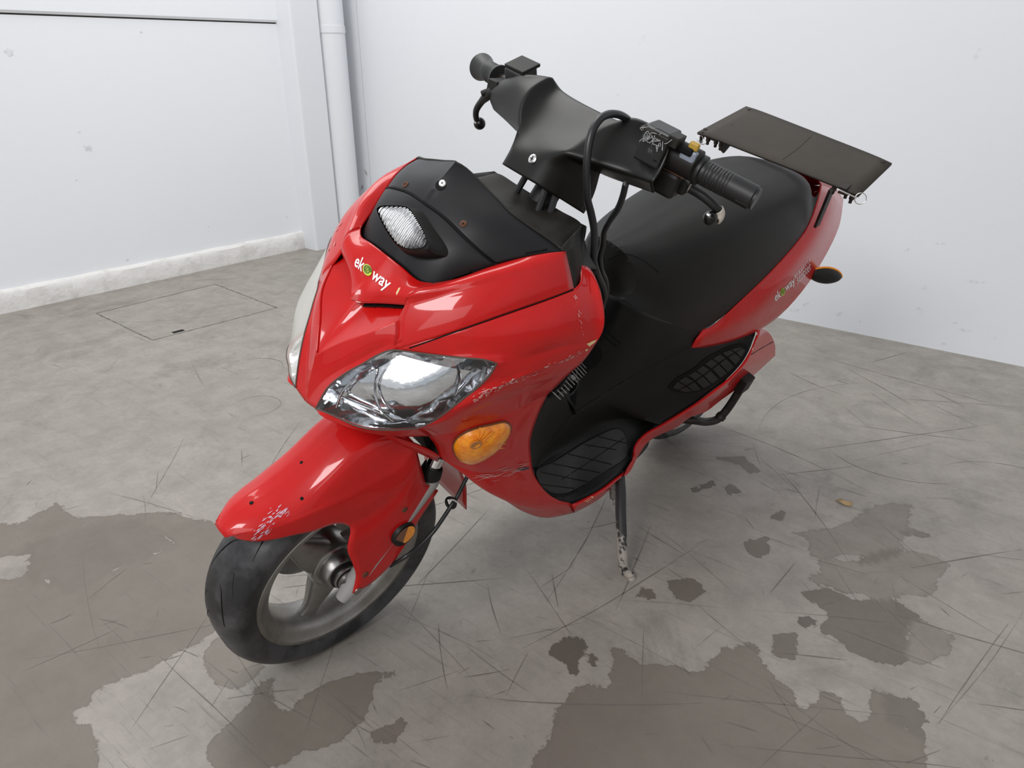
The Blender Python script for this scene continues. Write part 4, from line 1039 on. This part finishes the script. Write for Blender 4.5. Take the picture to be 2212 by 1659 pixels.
m.obj('stem_wiring', M['cable'], stm)

# ---- front mudguard
crown = [(-.216, .438), (-.194, .455), (-.166, .467), (-.137, .475), (-.112, .485), (-.087, .498), (-.061, .515), (-.034, .535), (-.011, .551), (.03, .570), (.085, .586)]
crc = catmull([A(0, a, b_) for a, b_ in crown], 6); crc = resamp(crc, 20)
ks = np.interp(np.linspace(0, 1, 21), [0, .08, .2, .35, 1], [.34, .62, .86, 1, 1])
def frow(x, dr):
    return [p+A(x*k, 0, 0)+(WC-p)/np.linalg.norm(WC-p)*dr*k for p, k in zip(crc, ks)]
cr, r1, r2_ = frow(0, 0), frow(.031, .0035), frow(.054, .014)
r3_ = [(497, 1153, .018), (545, 1151, .041), (618, 1131, .057), (690, 1101, .068), (750, 1075, .073), (815, 1040, .079), (865, 1010, .084), (899, 962, .086)]
r4 = [(507, 1162, .022), (530, 1168, .034), (560, 1169.5, .046), (600, 1164, .056), (640, 1155, .062), (680, 1147, .068), (715, 1134, .072), (738, 1131, .075), (756, 1137, .077)]
G_f = loft([cr, r1, r2_, r3_], 36, 8, ref=A(0, 0, .234))
r3c = curve(r3_, 36); k4 = int(np.argmin(np.linalg.norm(r3c-P(750, 1075, x=.073), axis=1)))
e1 = curve([(756, 1137, .077), (754, 1105, .076), r3c[k4]], 8)
G_f2 = coons(curve(r4, k4), r3c[:k4+1], curve([r4[0], r3c[0]], 8), e1, 0, ref=A(0, 0, .234))
bl_front = curve([(756, 1137, .077), (758, 1150, .080), (753, 1175, .085), (752, 1190, .087), (764, 1222, .092), (770, 1245, .095), (763, 1283, .098)], N)
bl_low = curve([(763, 1283, .098), (800, 1262, .098), (845, 1220, .098), (872, 1185, .097), (900, 1132, .095), (947, 1060, .092)], 36-k4)
bl_back = curve([r3c[-1], (905, 990, .09), (914, 1022, .091), (920, 1043, .092), (934, 1052, .092), (947, 1060, .092)], N+8)
G_f3 = coons(r3c[k4:], bl_low, joinc(e1[::-1], bl_front), bl_back, .002, ref=A(0, 0, .3))
FEN = [G_f, G_f2, G_f3]
fen = grids('front_mudguard', sum([both(G) for G in FEN], []), M['red'], root, solid=.003, sharp=40)
BF = bvh_of(sum([both(G) for G in FEN], []))
# rear inner guard behind the fork
G_fi = loft([[A(x, y, z) for x in (-.07, -.045, 0, .045, .07)] for y, z in ((.16, .50), (.215, .44), (.262, .36), (.285, .27))], 12, 5, ref=WC)
grids('inner_guard', [G_fi], M['red'], fen, solid=.003)
for (x, y, r) in ((543, 1086, .0035), (651, 999, .003), (652, 1077, .003)):
    screw(BF, x, y, r, 'void', fen, 'drilled_hole', False, h=.0004)
screw(BF, 874, 1101, .006, 'rust', fen, 'mudguard_bolt', False); screw(BF, 789, 1241, .0065, 'rust', fen, 'mudguard_bolt', False)
# round side reflector, two-tone
pc, nn = hit(BF, 866, 1151, 0)
nn = np.array([1, .05, .05]); nn /= np.linalg.norm(nn)
pc = P(868, 1150, x=.094)
m = MBuf(); m.lathe(pc, nn, [(-.006, .0255), (.008, .0255), (.010, .0245), (.0095, .022), (.0095, .0001)], 40); rf = m.obj('side_reflector', M['black'], fen)
u = A(0, 1, 0); w = A(0, 0, 1)
for (a0, a1, mt, nm) in ((radians(-62), radians(118), 'amber_bright', 'reflector_half'), (radians(118), radians(298), 'amber_dark', 'reflector_half')):
    m = MBuf(); v = [pc+nn*.0105]+[pc+nn*.0105+.0222*(cos(t)*u+sin(t)*w) for t in np.linspace(a0+SPLIT, a1+SPLIT, 25)]
    m.add(v, [(0, i, i+1) for i in range(1, 25)]); o = m.obj(nm, M[mt], rf, smooth=False)
    o['label'] = 'bright orange half of the reflector' if mt == 'amber_bright' else 'dark brown half of the reflector'
# brake cable and its clip
bc = MBuf(); bcp = catmull([P(x, y, x=q) for x, y, q in ((1016, 1015, .09), (1003, 1042, .095), (988, 1072, .10), (975, 1092, .105), (958, 1118, .107), (935, 1150, .108), (905, 1180, .108), (875, 1203, .107), (843, 1222, .09))], 8)
bc.tube(bcp, .0042, 10); bcb = bc.obj('brake_hose', M['cable'], root, sharp=0)
wire_ring(P(974, 1086, x=.10), .010, bcb, 'hose_clip', n1=vd, wr=.0035, mt='black')
m = MBuf(); m.tube(catmull([P(968, 1081, x=.112), P(979, 1080, x=.112), P(989, 1086, x=.112)], 5), .0016, 6); m.obj('cable_tie', M['white'], bcb)

# ---- rear wheel and swing arm
rw = wheel(A(-.022, 1.25, .206), .200, .040, 'rear_wheel', .150, False)
m = MBuf(); m.lathe(A(-.022, 1.25, .206), AX, [(-.04, .001), (-.04, .11), (-.03, .122), (.03, .122), (.04, .11), (.04, .001)], 64); m.obj('hub_motor', M['black'], rw)
for s in (1, -1):
    m = MBuf(); m.tube([A(.06*s, .92, .30), A(.075*s, 1.1, .26), A(.072*s-.01, 1.25, .208)], [.018, .016, .014], 12); m.obj('swing_arm', M['darkmetal'], root)

# ---- side stand
standM = mat('worn_stand_paint_by_height', (.02, .019, .018), .5, noise=(26, (.30, .27, .23), 1, .50, .54))
_n, _l = standM.node_tree.nodes, standM.node_tree.links
_tc = [x for x in _n if x.type == 'TEX_COORD'][0]; _sx = _n.new('ShaderNodeSeparateXYZ'); _l.new(_tc.outputs['Object'], _sx.inputs[0])
_mr = _n.new('ShaderNodeMapRange'); _mr.inputs[1].default_value = .24; _mr.inputs[2].default_value = .13; _mr.inputs[3].default_value = -.35; _mr.inputs[4].default_value = .14; _l.new(_sx.outputs[2], _mr.inputs[0])
_t = [x for x in _n if x.type == 'TEX_NOISE'][0]; _ad = _n.new('ShaderNodeMath'); _l.new(_t.outputs[0], _ad.inputs[0]); _l.new(_mr.outputs[0], _ad.inputs[1])
_l.new(_ad.outputs[0], [x for x in _n if x.type == 'MAP_RANGE' and abs(x.inputs[1].default_value-.5) < .01 and abs(x.inputs[2].default_value-.54) < .01][0].inputs[0])
fx = FL(1364, 1251); foot = MB.T@(fx-OB)
path = catmull([P(1337, 1020, x=.160), P(1340, 1060, x=.192), P(1341, 1110, x=.228), P(1343, 1160, x=.262), P(1345, 1200, x=.290), P(1349, 1232, x=.311), foot+A(-.006, 0, .007), foot+A(.0, 0, .003)], 6)
m = MBuf(); n_p = len(path); m.tube(path, [(.0135-.003*(i/n_p))*(1 if i < n_p-4 else .7) for i in range(n_p)], 14)
st = m.obj('side_stand', standM, root, sharp=0)
m = MBuf(); ff = MB.T@A(0, 0, 1)
m.lathe(foot+ff*.002, ff, [(-.001, .001), (-.001, .010), (.003, .009), (.005, .007), (.005, .001)], 16); m.obj('stand_foot', standM, st)
sp = MBuf(); sa, sb_ = P(1321, 1040, x=.17), P(1324, 1078, x=.20); ax = sb_-sa; L = np.linalg.norm(ax); ax /= L; u = np.cross(ax, EX); u /= np.linalg.norm(u); w = np.cross(ax, u)
sp.tube([sa+ax*L*t+.0065*(cos(t*2*pi*13)*u+sin(t*2*pi*13)*w) for t in np.linspace(0, 1, 150)], .0013, 5)
sp.tube([sb_, sb_+ax*.012, P(1338, 1088, x=.212)], .0018, 6); sp.obj('return_spring', M['alu'], st, sharp=0)
m = MBuf(); m.box(P(1336, 1042, x=.165), ax, u, w, .022, .010, .006); m.tube([P(1330, 1050, x=.17), P(1342, 1050, x=.17)], .006, 10); m.obj('pivot_bracket', M['darkmetal'], st)

# ---- folded passenger peg arm
path = catmull([P(1466, 905, x=.09), P(1498, 908, x=.125), P(1530, 911, x=.14), P(1551, 905, x=.15), P(1570, 885, x=.157), P(1592, 852, x=.165), P(1603, 834, x=.17)], 8)
m = MBuf(); m.tube(path, .0115, 14); peg = m.obj('peg_arm', M['darkmetal'], root, sharp=0)
m = MBuf(); d = path[-1]-path[-6]; d /= np.linalg.norm(d); w = np.cross(d, EX); w /= np.linalg.norm(w); m.box(path[-1]+d*.012, d, w, np.cross(d, w), .026, .021, .014); m.obj('peg_pad', M['black'], peg, smooth=False, bevel=.003)
m = MBuf(); m.tube([path[-24], path[-21]], .0145, 14); m.obj('peg_collar', M['darkmetal'], peg)
m = MBuf(); m.tube(catmull([A(.08, .58, .25), P(1350, 1004, x=.10), P(1364, 992, x=.10), P(1380, 978, x=.10), P(1394, 960, x=.09), A(.08, .93, .26), A(.07, 1.03, .30)], 5), .008, 10); m.obj('frame_strut', M['darkmetal'], root)

# ---- handlebar cover
CAGE = {
 'T': [(1085, 172, -.19), (1128, 155, -.14), (1195, 166, -.093), (1205, 192, -.085), (1264, 226, 0), (1335, 260, .075), (1367, 250, .092), (1410, 266, .14), (1450, 300, .19)],
 'U': [(1063, 190, -.2), (1098, 183, -.15), (1150, 184, -.10), (1174, 215, -.085), (1238, 255, 0), (1300, 276, .066), (1354, 282, .097), (1404, 298, .145), (1442, 330, .195)],
 'M': [(1057, 205, -.2), (1088, 215, -.15), (1124, 225, -.095), (1150, 252, -.078), (1203, 290, 0), (1262, 302, .057), (1326, 320, .102), (1394, 338, .15), (1427, 368, .2)],
 'L': [(1059, 220, -.2), (1088, 245, -.145), (1121, 270, -.078), (1135, 297, -.055), (1168, 322, 0), (1212, 334, .049), (1290, 358, .102), (1366, 381, .155), (1407, 394, .2)],
 'B': [(1066, 237, -.19), (1092, 260, -.132), (1117, 285, -.07), None, None, (1296, 374, .07), (1309, 381, .085), (1380, 406, .15), (1412, 417, .195)]}
vs, ix = [], {}
def cv(key, p):
    ix[key] = len(vs); vs.append(p)
for r_, row in CAGE.items():
    for i, q in enumerate(row):
        if q is not None: cv((r_, i), pt(q))
for i, (q1, q2) in {3: ((1101, 320, -.058), (1082, 353, -.06)), 4: ((1150, 345, -.003), (1130, 382, -.003)), 5: ((1194, 372, .046), (1177, 409, .045))}.items():
    cv(('N', i), pt(q1)); cv(('O', i), pt(q2))
cv(('N', 6), P(1284, 424, x=.068)); cv(('O', 6), P(1261, 462, x=.062))
for i in range(9): cv(('Z', i), pt(CAGE['T'][i])+A(0, .045, -.028)); cv(('Y', i), pt(CAGE['T'][i])+A(0, .05, -.07))
cv(('N', 2), vs[ix[('N', 3)]]+A(.004, .10, -.03)); cv(('O', 2), vs[ix[('O', 3)]]+A(.004, .09, -.03)); cv(('B', 1.5), vs[ix[('B', 2)]]+A(.0, .09, -.02))
F_ = []
def q4(*k): F_.append(tuple(ix[x] for x in k))
for a_, b_ in (('Y', 'Z'), ('Z', 'T'), ('T', 'U'), ('U', 'M'), ('M', 'L')):
    for i in range(8): q4((a_, i), (a_, i+1), (b_, i+1), (b_, i))
for i in (0, 1, 5, 6, 7): q4(('L', i), ('L', i+1), ('B', i+1), ('B', i))
q4(('L', 2), ('L', 3), ('N', 3), ('B', 2)); q4(('L', 3), ('L', 4), ('N', 4), ('N', 3)); q4(('L', 4), ('L', 5), ('N', 5), ('N', 4))
q4(('N', 3), ('N', 4), ('O', 4), ('O', 3)); q4(('N', 4), ('N', 5), ('O', 5), ('O', 4)); q4(('L', 5), ('B', 5), ('N', 6), ('N', 5)); q4(('N', 5), ('N', 6), ('O', 6), ('O', 5))
q4(('B', 2), ('N', 3), ('N', 2), ('B', 1.5)); q4(('N', 3), ('O', 3), ('O', 2), ('N', 2))
bm = bmesh.new(); bv_ = [bm.verts.new(v) for v in vs]
for f_ in F_: bm.faces.new([bv_[i] for i in f_])
bmesh.ops.recalc_face_normals(bm, faces=bm.faces)
cl = bm.edges.layers.float.new('crease_edge')
def cr_(k1, k2, w_):
    e = bm.edges.get((bv_[ix[k1]], bv_[ix[k2]]))
    if e: e[cl] = w_
for e in bm.edges:
    if len(e.link_faces) == 1: e[cl] = 1
for a_, b_ in (('T', 'U'), ('U', 'M'), ('M', 'L')): cr_((a_, 5), (b_, 5), .8); cr_((a_, 2), (b_, 2), .75); cr_((a_, 6), (b_, 6), .25)
for i in range(8):
    cr_(('T', i), ('T', i+1), .6)
for i in (5, 6, 7): cr_(('L', i), ('L', i+1), .35)
for i in (0, 1): cr_(('L', i), ('L', i+1), .7)
cr_(('B', 2), ('N', 3), .9); cr_(('N', 3), ('O', 3), .9); cr_(('B', 5), ('N', 6), .5); cr_(('T', 2), ('T', 3), .8); cr_(('L', 2), ('B', 2), .6); cr_(('L', 5), ('B', 5), .8)
me = bpy.data.meshes.new('handlebar_cover'); bm.to_mesh(me); bm.free()
hc = bpy.data.objects.new('handlebar_cover', me); COL.objects.link(hc); hc.parent = root; me.materials.append(M['cover']); me.shade_smooth()
s3 = hc.modifiers.new('subsurf', 'SUBSURF'); s3.levels = 3; s3.render_levels = 3
s4 = hc.modifiers.new('solid', 'SOLIDIFY'); s4.thickness = .003; s4.offset = -1
dg = bpy.context.evaluated_depsgraph_get(); ev = hc.evaluated_get(dg).to_mesh()
hc_bvh = BVHTree.FromPolygons([v.co.copy() for v in ev.vertices], [tuple(p.vertices) for p in ev.polygons])
# make the smoothed shell pass through the traced points
BH = hc_bvh
screw(BH, 1151, 344, .008, 'screw', hc, off=.001)
# bar, grips, levers
def seg3(a, b_, t): return a+(b_-a)*t
gl0, gl1 = P(1508, 366, x=.225), P(1634, 431, x=.322)
gr0, gr1 = P(1082, 170, x=-.235), P(1041, 145, x=-.325)
bar = MBuf(); bar.tube(catmull([gr0, A(-.14, .45, 1.045), A(0, .44, 1.0), A(.14, .44, 1.035), P(1430, 335, x=.165), gl0], 8), .011, 14); br_ = bar.obj('handlebar', M['darkmetal'], root, sharp=0)
def grip(a, b_, flare, name='grip'):
    L = b_-a; pts, rr = [], []
    for t in np.linspace(0, 1, 60):
        r = .0185
        if t < .07: r = .0235
        elif .12 < t < .55: r = .0188+(.0007 if int((t-.12)/.43*18) % 2 == 0 else 0)
        else: r = .0192
        if flare and t > .6: r = .0185+.0075*((t-.6)/.4)**1.6
        if t > .965: r -= .0025 if not flare else 0
        pts.append(seg3(a, b_, t)); rr.append(r)
    m = MBuf(); m.tube(np.array(pts), rr, 28); return m.obj(name, M['grip'], root, sharp=25)
g1 = grip(gl0, gl1, False); g2 = grip(gr0, gr1, True)
m = MBuf(); gd = (gl1-gl0)/np.linalg.norm(gl1-gl0); pp_ = P(1618, 438, x=.312); m.box(seg3(gl0, gl1, .88)+A(.0, -.016, -.004), gd, np.cross(gd, A(0, 0, 1)), A(0, 0, 1), .010, .002, .006); m.obj('grip_inset', M['black'], g1)
def lever(pts, rad, ball, name='brake_lever'):
    c = catmull([P(x, y, x=q) for x, y, q in pts], 8); m = MBuf(); m.tube(c, np.interp(np.linspace(0, 1, len(c)), np.linspace(0, 1, len(rad)), rad), 12)
    o = m.obj(name, M['grip'], root, sharp=0); bp_ = P(*ball[:2], x=ball[2]); m = MBuf()
    th = np.linspace(0, pi, 13); m.lathe(bp_, A(0, 0, 1), [(-.0115*cos(t), max(.0001, .0115*sin(t))) for t in th], 20); b2 = m.obj('lever_ball', M['blackgloss'], o, sharp=0)
    return o, c, bp_
M['blackgloss'] = mat('glossy_black_enamel', (.006, .006, .006), .25, spec=.4)
lv1, c1_, b1_ = lever([(1452, 385, .185), (1490, 405, .21), (1520, 424, .235), (1545, 446, .255), (1555, 460, .262), (1549, 474, .262), (1538, 472, .258)], [.007, .0085, .008, .0075, .007, .006, .005], (1534, 471, .257))
m = MBuf(); m.tube(c1_[28:42], .0082, 12); m.obj('bare_paint_bend', M['paintchip'], lv1, sharp=0)['label'] = 'pale bare paint at the lever bend'
m = MBuf(); m.tube(c1_[6:9], .0092, 10); m.obj('paint_band', M['paintchip'], lv1, sharp=0)
lv2, c2_, b2_ = lever([(1066, 196, -.205), (1054, 206, -.215), (1040, 220, -.23), (1029, 238, -.24), (1029, 256, -.245), (1033, 264, -.245)], [.010, .009, .0065, .006, .0055, .005], (1036, 267, -.245))
m = MBuf(); m.lathe(b2_+A(-.0, -.010, .004), A(0, -1, .3), [(0, .004), (.002, .003), (.0025, .0001)], 12); m.obj('chipped_spot', M['screw'], lv2)
m = MBuf(); m.lathe(b1_+A(.0, -.0085, .007), A(.2, -.8, .6), [(0, .0038), (.0022, .0025), (.0025, .0001)], 12); m.obj('chipped_spot', M['screw'], lv1)
# right-hand perch and switch block
m = MBuf(); m.box(P(1066, 190, x=-.205)+A(0, .01, 0), EX, EY, EZ, .012, .016, .014); m.tube([P(1058, 196, x=-.212), P(1040, 203, x=-.222)], .006, 10); m.obj('lever_perch', M['black'], root, bevel=.002)
def block(px, py, x, hx, hy, hz, name, matn, parent=root, tilt=0, bev=.003, dy=0):
    m = MBuf(); c = P(px, py, x=x)+A(0, dy, 0); ax = gd.copy(); u = np.cross(EZ, ax); u /= np.linalg.norm(u); w = np.cross(ax, u)
    if tilt: u, w = cos(tilt)*u+sin(tilt)*w, -sin(tilt)*u+cos(tilt)*w
    m.box(c, ax, u, w, hx, hy, hz); return m.obj(name, M[matn] if isinstance(matn, str) else matn, parent, smooth=False, bevel=bev)
swm = mat('scratched_switch_plastic', (.012, .012, .012), .4, noise=(30, (.16, .155, .15), .8, .60, .68))
rs_ = MBuf(); ax = EX; c = P(1116, 160, x=-.165)
rs_.box(c+A(0, .012, -.004), EX, A(0, .94, .34), A(0, -.34, .94), .022, .020, .016); rsb = rs_.obj('right_switch_block', swm, root, smooth=False, bevel=.003)
m = MBuf(); q = c+A(0, .010, .015); m.box(q, EX, A(0, .94, .34), A(0, -.34, .94), .024, .021, .003); m.obj('block_lid', M['black'], rsb, smooth=False, bevel=.001)
# left-hand broken switch gear
lsb = block(1420, 312, .168, .022, .024, .028, 'left_switch_block', swm, bev=.004)
m = MBuf(); c = P(1424, 291, x=.170); u = np.cross(EZ, gd); u /= np.linalg.norm(u); w = np.cross(gd, u); m.box(c+w*.004, gd, u, w, .024, .024, .003); lid = m.obj('vented_lid', M['faded'], lsb, smooth=False, bevel=.001)
for i in range(5):
    m = MBuf(); m.box(c+w*.0072+gd*(-.018+.009*i), gd, u, w, .0012, .016, .0008); m.obj('lid_rib', M['black'], lid, smooth=False)
m = MBuf()
rr_ = np.random.RandomState(5)
for i in range(26):
    s0 = c+gd*(rr_.rand()*.044-.022)-u*.025*1+w*(rr_.rand()*.012-.008); 
    m.tube(catmull([s0, s0+A(*(rr_.rand(3)-.5)*.010), s0+A(*(rr_.rand(3)-.5)*.018)], 4), .0006, 4)
m.obj('torn_shreds', M['screw'] if False else mat('torn_plastic_fibre', (.35, .35, .35), .5), lsb, sharp=0)
m = MBuf(); m.lathe(P(1432, 325, x=.178)+A(0, -.012, 0), -u, [(0, .013), (.004, .013), (.004, .010), (.001, .010), (.001, .0001)], 24); m.obj('round_boss', M['black'], lsb)
hs2 = block(1455, 300, .192, .013, .016, .008, 'grey_connector', 'faded', bev=.001)
hsg = MBuf(); c = P(1478, 345, x=.205); hsg.tube([c-gd*.026, c-gd*.024, c+gd*.022, c+gd*.024], [.020, .024, .024, .020], 28); lh = hsg.obj('throttle_housing', M['black'], root, sharp=30)
block(1497, 335, .218, .013, .006, .010, 'switch_insert', mat('pale_blue_grey_plastic', (.22, .25, .30), .4), lh, dy=-.012)
block(1488, 322, .212, .013, .008, .006, 'switch_socket', 'void', lh, dy=-.008)
block(1500, 316, .222, .008, .005, .006, 'yellow_button', mat('mustard_plastic', (.42, .26, .03), .5), lh)
m = MBuf(); m.lathe(P(1508, 342, x=.224)+A(0, -.014, 0), -u, [(0, .0045), (.002, .0035), (.002, .0001)], 12); m.obj('housing_screw', M['screw'], lh)
block(1498, 364, .218, .007, .010, .012, 'rusty_clamp', 'rust', lh, tilt=.3, dy=-.012)
pch = block(1452, 362, .185, .034, .010, .003, 'perch_plate', 'rust', root, tilt=-.25, bev=.001, dy=-.012)
for i, (x, y) in enumerate(((1426, 351), (1441, 356), (1458, 364), (1470, 369))):
    m = MBuf(); q = P(x, y, x=.185)+A(0, -.014, .004); m.lathe(q, w, [(0, .0042 if i != 1 else .0065), (.0012, .0042 if i != 1 else .0055), (.0013, .0001)], 14); m.obj('plate_hole' if i != 1 else 'plate_screw', M['void'] if i != 1 else M['alu'], pch)
block(1430, 385, .178, .030, .022, .020, 'lever_clamp', 'black', bev=.006, dy=.004)
block(1462, 395, .193, .020, .014, .012, 'lever_pivot', 'black', bev=.005, dy=.002)
# ---- loose cables
def cable(pts, r, name='control_cable'):
    c = catmull([pt(q) for q in pts], 8); m = MBuf(); m.tube(c, r, 12); return m.obj(name, M['cable'], root, sharp=0)
cable([(1362, 264, .085), (1350, 254, .085), (1334, 247, .085), (1314, 247, .085), (1296, 257, .088), (1281, 280, .093), (1272, 312, .10), (1268, 350, .108), (1267, 395, .115), (1269, 430, .118), (1277, 462, .12), (1283, 495, .125), (1283, 530, .13), (1282, 560, .135), (1290, 590, .135), (1303, 622, .13), (1304, 650, .12), A(.09, .49, .64), A(.05, .44, .58), A(.03, .41, .54)], .0062)
cable([(1352, 396, .16), (1345, 425, .155), (1334, 452, .145), (1316, 478, .13), (1305, 500, .12), (1302, 530, .115), (1296, 556, .115), (1298, 580, .118), (1309, 610, .115), (1306, 648, .10), A(.075, .50, .62), A(.04, .44, .56), A(.02, .41, .52)], .0052)

# ---- lettering and marks
def text_decal(body, bv, bl, br2, upl, upr, matn, parent, name, bold=.0, shear=0, xh=.54, off=.0009):
    cu = bpy.data.curves.new('t', 'FONT'); cu.body = body; cu.offset = bold; cu.shear = shear; cu.resolution_u = 3
    to = bpy.data.objects.new('t', cu); COL.objects.link(to); bpy.context.view_layer.update()
    me = to.to_mesh(); vs = np.array([v.co[:] for v in me.vertices]); fs = [tuple(p.vertices) for p in me.polygons]; to.to_mesh_clear(); bpy.data.objects.remove(to)
    x0, x1 = vs[:, 0].min(), vs[:, 0].max(); bl, br2, upl, upr = map(lambda q: np.array(q, float), (bl, br2, upl, upr)); out = []
    for v in vs:
        t = (v[0]-x0)/(x1-x0); q = bl+(br2-bl)*t+(upl*(1-t)+upr*t)*(v[1]/xh); h, nn = hit(bv, q[0], q[1], off)
        if h is None: h = out[-1] if out else A(0, 0, 0)
        out.append(h)
    m = MBuf(); m.add(out, fs); return mesh_obj(name, m.v, m.f, M[matn], parent, smooth=False, merge=0)
fc_o = bpy.data.objects['front_cowl']
def spiral(bv, cx_, cy_, ex, ey, parent):
    ex, ey = np.array(ex, float), np.array(ey, float)
    pts = [tuple(np.array([cx_, cy_])+ex*cos(t)+ey*sin(t)) for t in np.linspace(0, 2*pi, 25)[:-1]]
    G = ring_grid(surf_patch(bv, pts, .0009, 4)).astype(float)
    o = grids('lettering_disc', [G], M['green'], parent, sharp=0)
    path = []
    for t in np.linspace(0, 4.4*pi, 60):
        k = .82*(1-t/(4.4*pi)*.92); q = np.array([cx_, cy_])+(ex*cos(t)+ey*sin(t))*k; h, nn = hit(bv, *q, .0012)
        if h is not None: path.append(h)
    m = MBuf(); m.tube(np.array(path), np.linspace(.0013, .0005, len(path))*(.8 if ex[0] < 8 else 1), 5); m.obj('spiral_line', M['olive'], o, sharp=0)
text_decal('ek', BV, (765, 573), (782, 587), (7, -19), (8, -19), 'white', fc_o, 'lettering', .014)
spiral(BV, 794, 583.5, (9.5, 6.5), (3, -11), fc_o)
text_decal('way', BV, (801, 601), (837, 626), (8, -18), (10, -16), 'white', fc_o, 'lettering', .014)
text_decal('ek', BT, (1674, 651), (1687, 640), (-2, -13), (-2, -13), 'white', tf, 'lettering', .014)
spiral(BT, 1690.5, 630, (5, -4), (-1.5, -7.5), tf)
text_decal('way', BT, (1697, 630), (1717, 611), (-3, -12), (-3, -12), 'white', tf, 'lettering', .014)
text_decal('e l e c t r i c', BT, (1717, 601), (1751, 564), (-3, -7), (-3, -7), 'white', tf, 'lettering', 0)
text_decal('scooter', BT, (1722, 613), (1753, 580), (-3, -12), (-4, -13), 'white', tf, 'lettering', -.004, .2)
def chip(bv, pts, matn, parent, name='paint_chip', off=.0009):
    v = [hit(bv, x, y, off)[0] for x, y in pts]
    if any(q is None for q in v): return
    m = MBuf(); c = sum(v)/len(v); n = len(v); m.add(v+[c], [(i, (i+1) % n, n) for i in range(n)]); return m.obj(name, M[matn], parent, smooth=False)
chip(BV, [(1266, 742), (1272, 740), (1277, 737), (1289, 733), (1283, 740), (1276, 745), (1273, 748)], 'chip', sf)
chip(BV, [(1263, 755), (1268, 752), (1269, 756), (1265, 758)], 'chip', sf)
chip(BV, [(1144, 935), (1149, 926), (1151, 930), (1149, 943), (1145, 943)], 'chip', sf)
chip(BV, [(1113, 1017), (1122, 1010), (1137, 1008), (1146, 1011), (1130, 1016)], 'darkscuff', sf)
chip(BV, [(1137, 555), (1142, 552), (1152, 556), (1150, 564), (1146, 572), (1141, 564)], 'darkscuff', fc_o)
chip(BV, [(856, 633), (862, 622), (866, 622), (858, 638)], 'chip', fc_o)
chip(BK, [(1262, 1083), (1278, 1072), (1282, 1074), (1268, 1084)], 'chip', sf)
def scuffs(bv, line, n, spread, length, matn, parent, seed, w=1.0, name='scuff_marks'):
    r = np.random.RandomState(seed); c = np.array([list(p)+[0] for p in line], float); c = resamp(catmull(c, 10), 100)[:, :2]; m = MBuf()
    for i in range(n):
        k = r.randint(2, 97); d = c[k+2]-c[k-2]; d = d/np.linalg.norm(d); s = np.array([-d[1], d[0]]); q = c[k]+s*r.randn()*spread; L = length*(.3+r.rand()); ww = w*(.3+r.rand()); an = r.randn()*.15; dd = d*cos(an)+s*sin(an); ss = np.array([-dd[1], dd[0]])
        pts = [q-dd*L, q+ss*ww-dd*L*.3, q+ss*ww*.6+dd*L*.4, q+dd*L, q-ss*ww*.7+dd*L*.2, q-ss*ww-dd*L*.5]
        v = [hit(bv, x, y, .0009)[0] for x, y in pts]
        if any(z is None for z in v): continue
        m.add(v, [tuple(range(6))])
    if m.v: 
        o = m.obj(name, M[matn], parent, smooth=False); o['kind'] = 'stuff'; return o
scuffs(BV, [(1022, 862), (1051, 848), (1090, 832), (1125, 816)], 60, 4, 5, 'scuff', sf, 1, 1.3)
scuffs(BV, [(1125, 816), (1185, 790), (1222, 777), (1262, 757)], 36, 2.5, 4, 'scuff', sf, 2, .9)
scuffs(BV, [(1030, 1035), (1060, 1030), (1100, 1018), (1140, 1005)], 34, 6, 14, 'scuff', sf, 3, .7)
scuffs(BV, [(1240, 635), (1248, 670), (1256, 715), (1258, 735)], 22, 2, 3, 'scuff', sf, 4, .8)
scuffs(BF, [(545, 1160), (570, 1140), (600, 1112), (618, 1095)], 60, 7, 7, 'paintscuff', fen, 5, 1.2)
scuffs(BV, [(700, 560), (720, 520), (750, 480)], 20, 8, 6, 'scuff', fc_o, 6, 1.2)
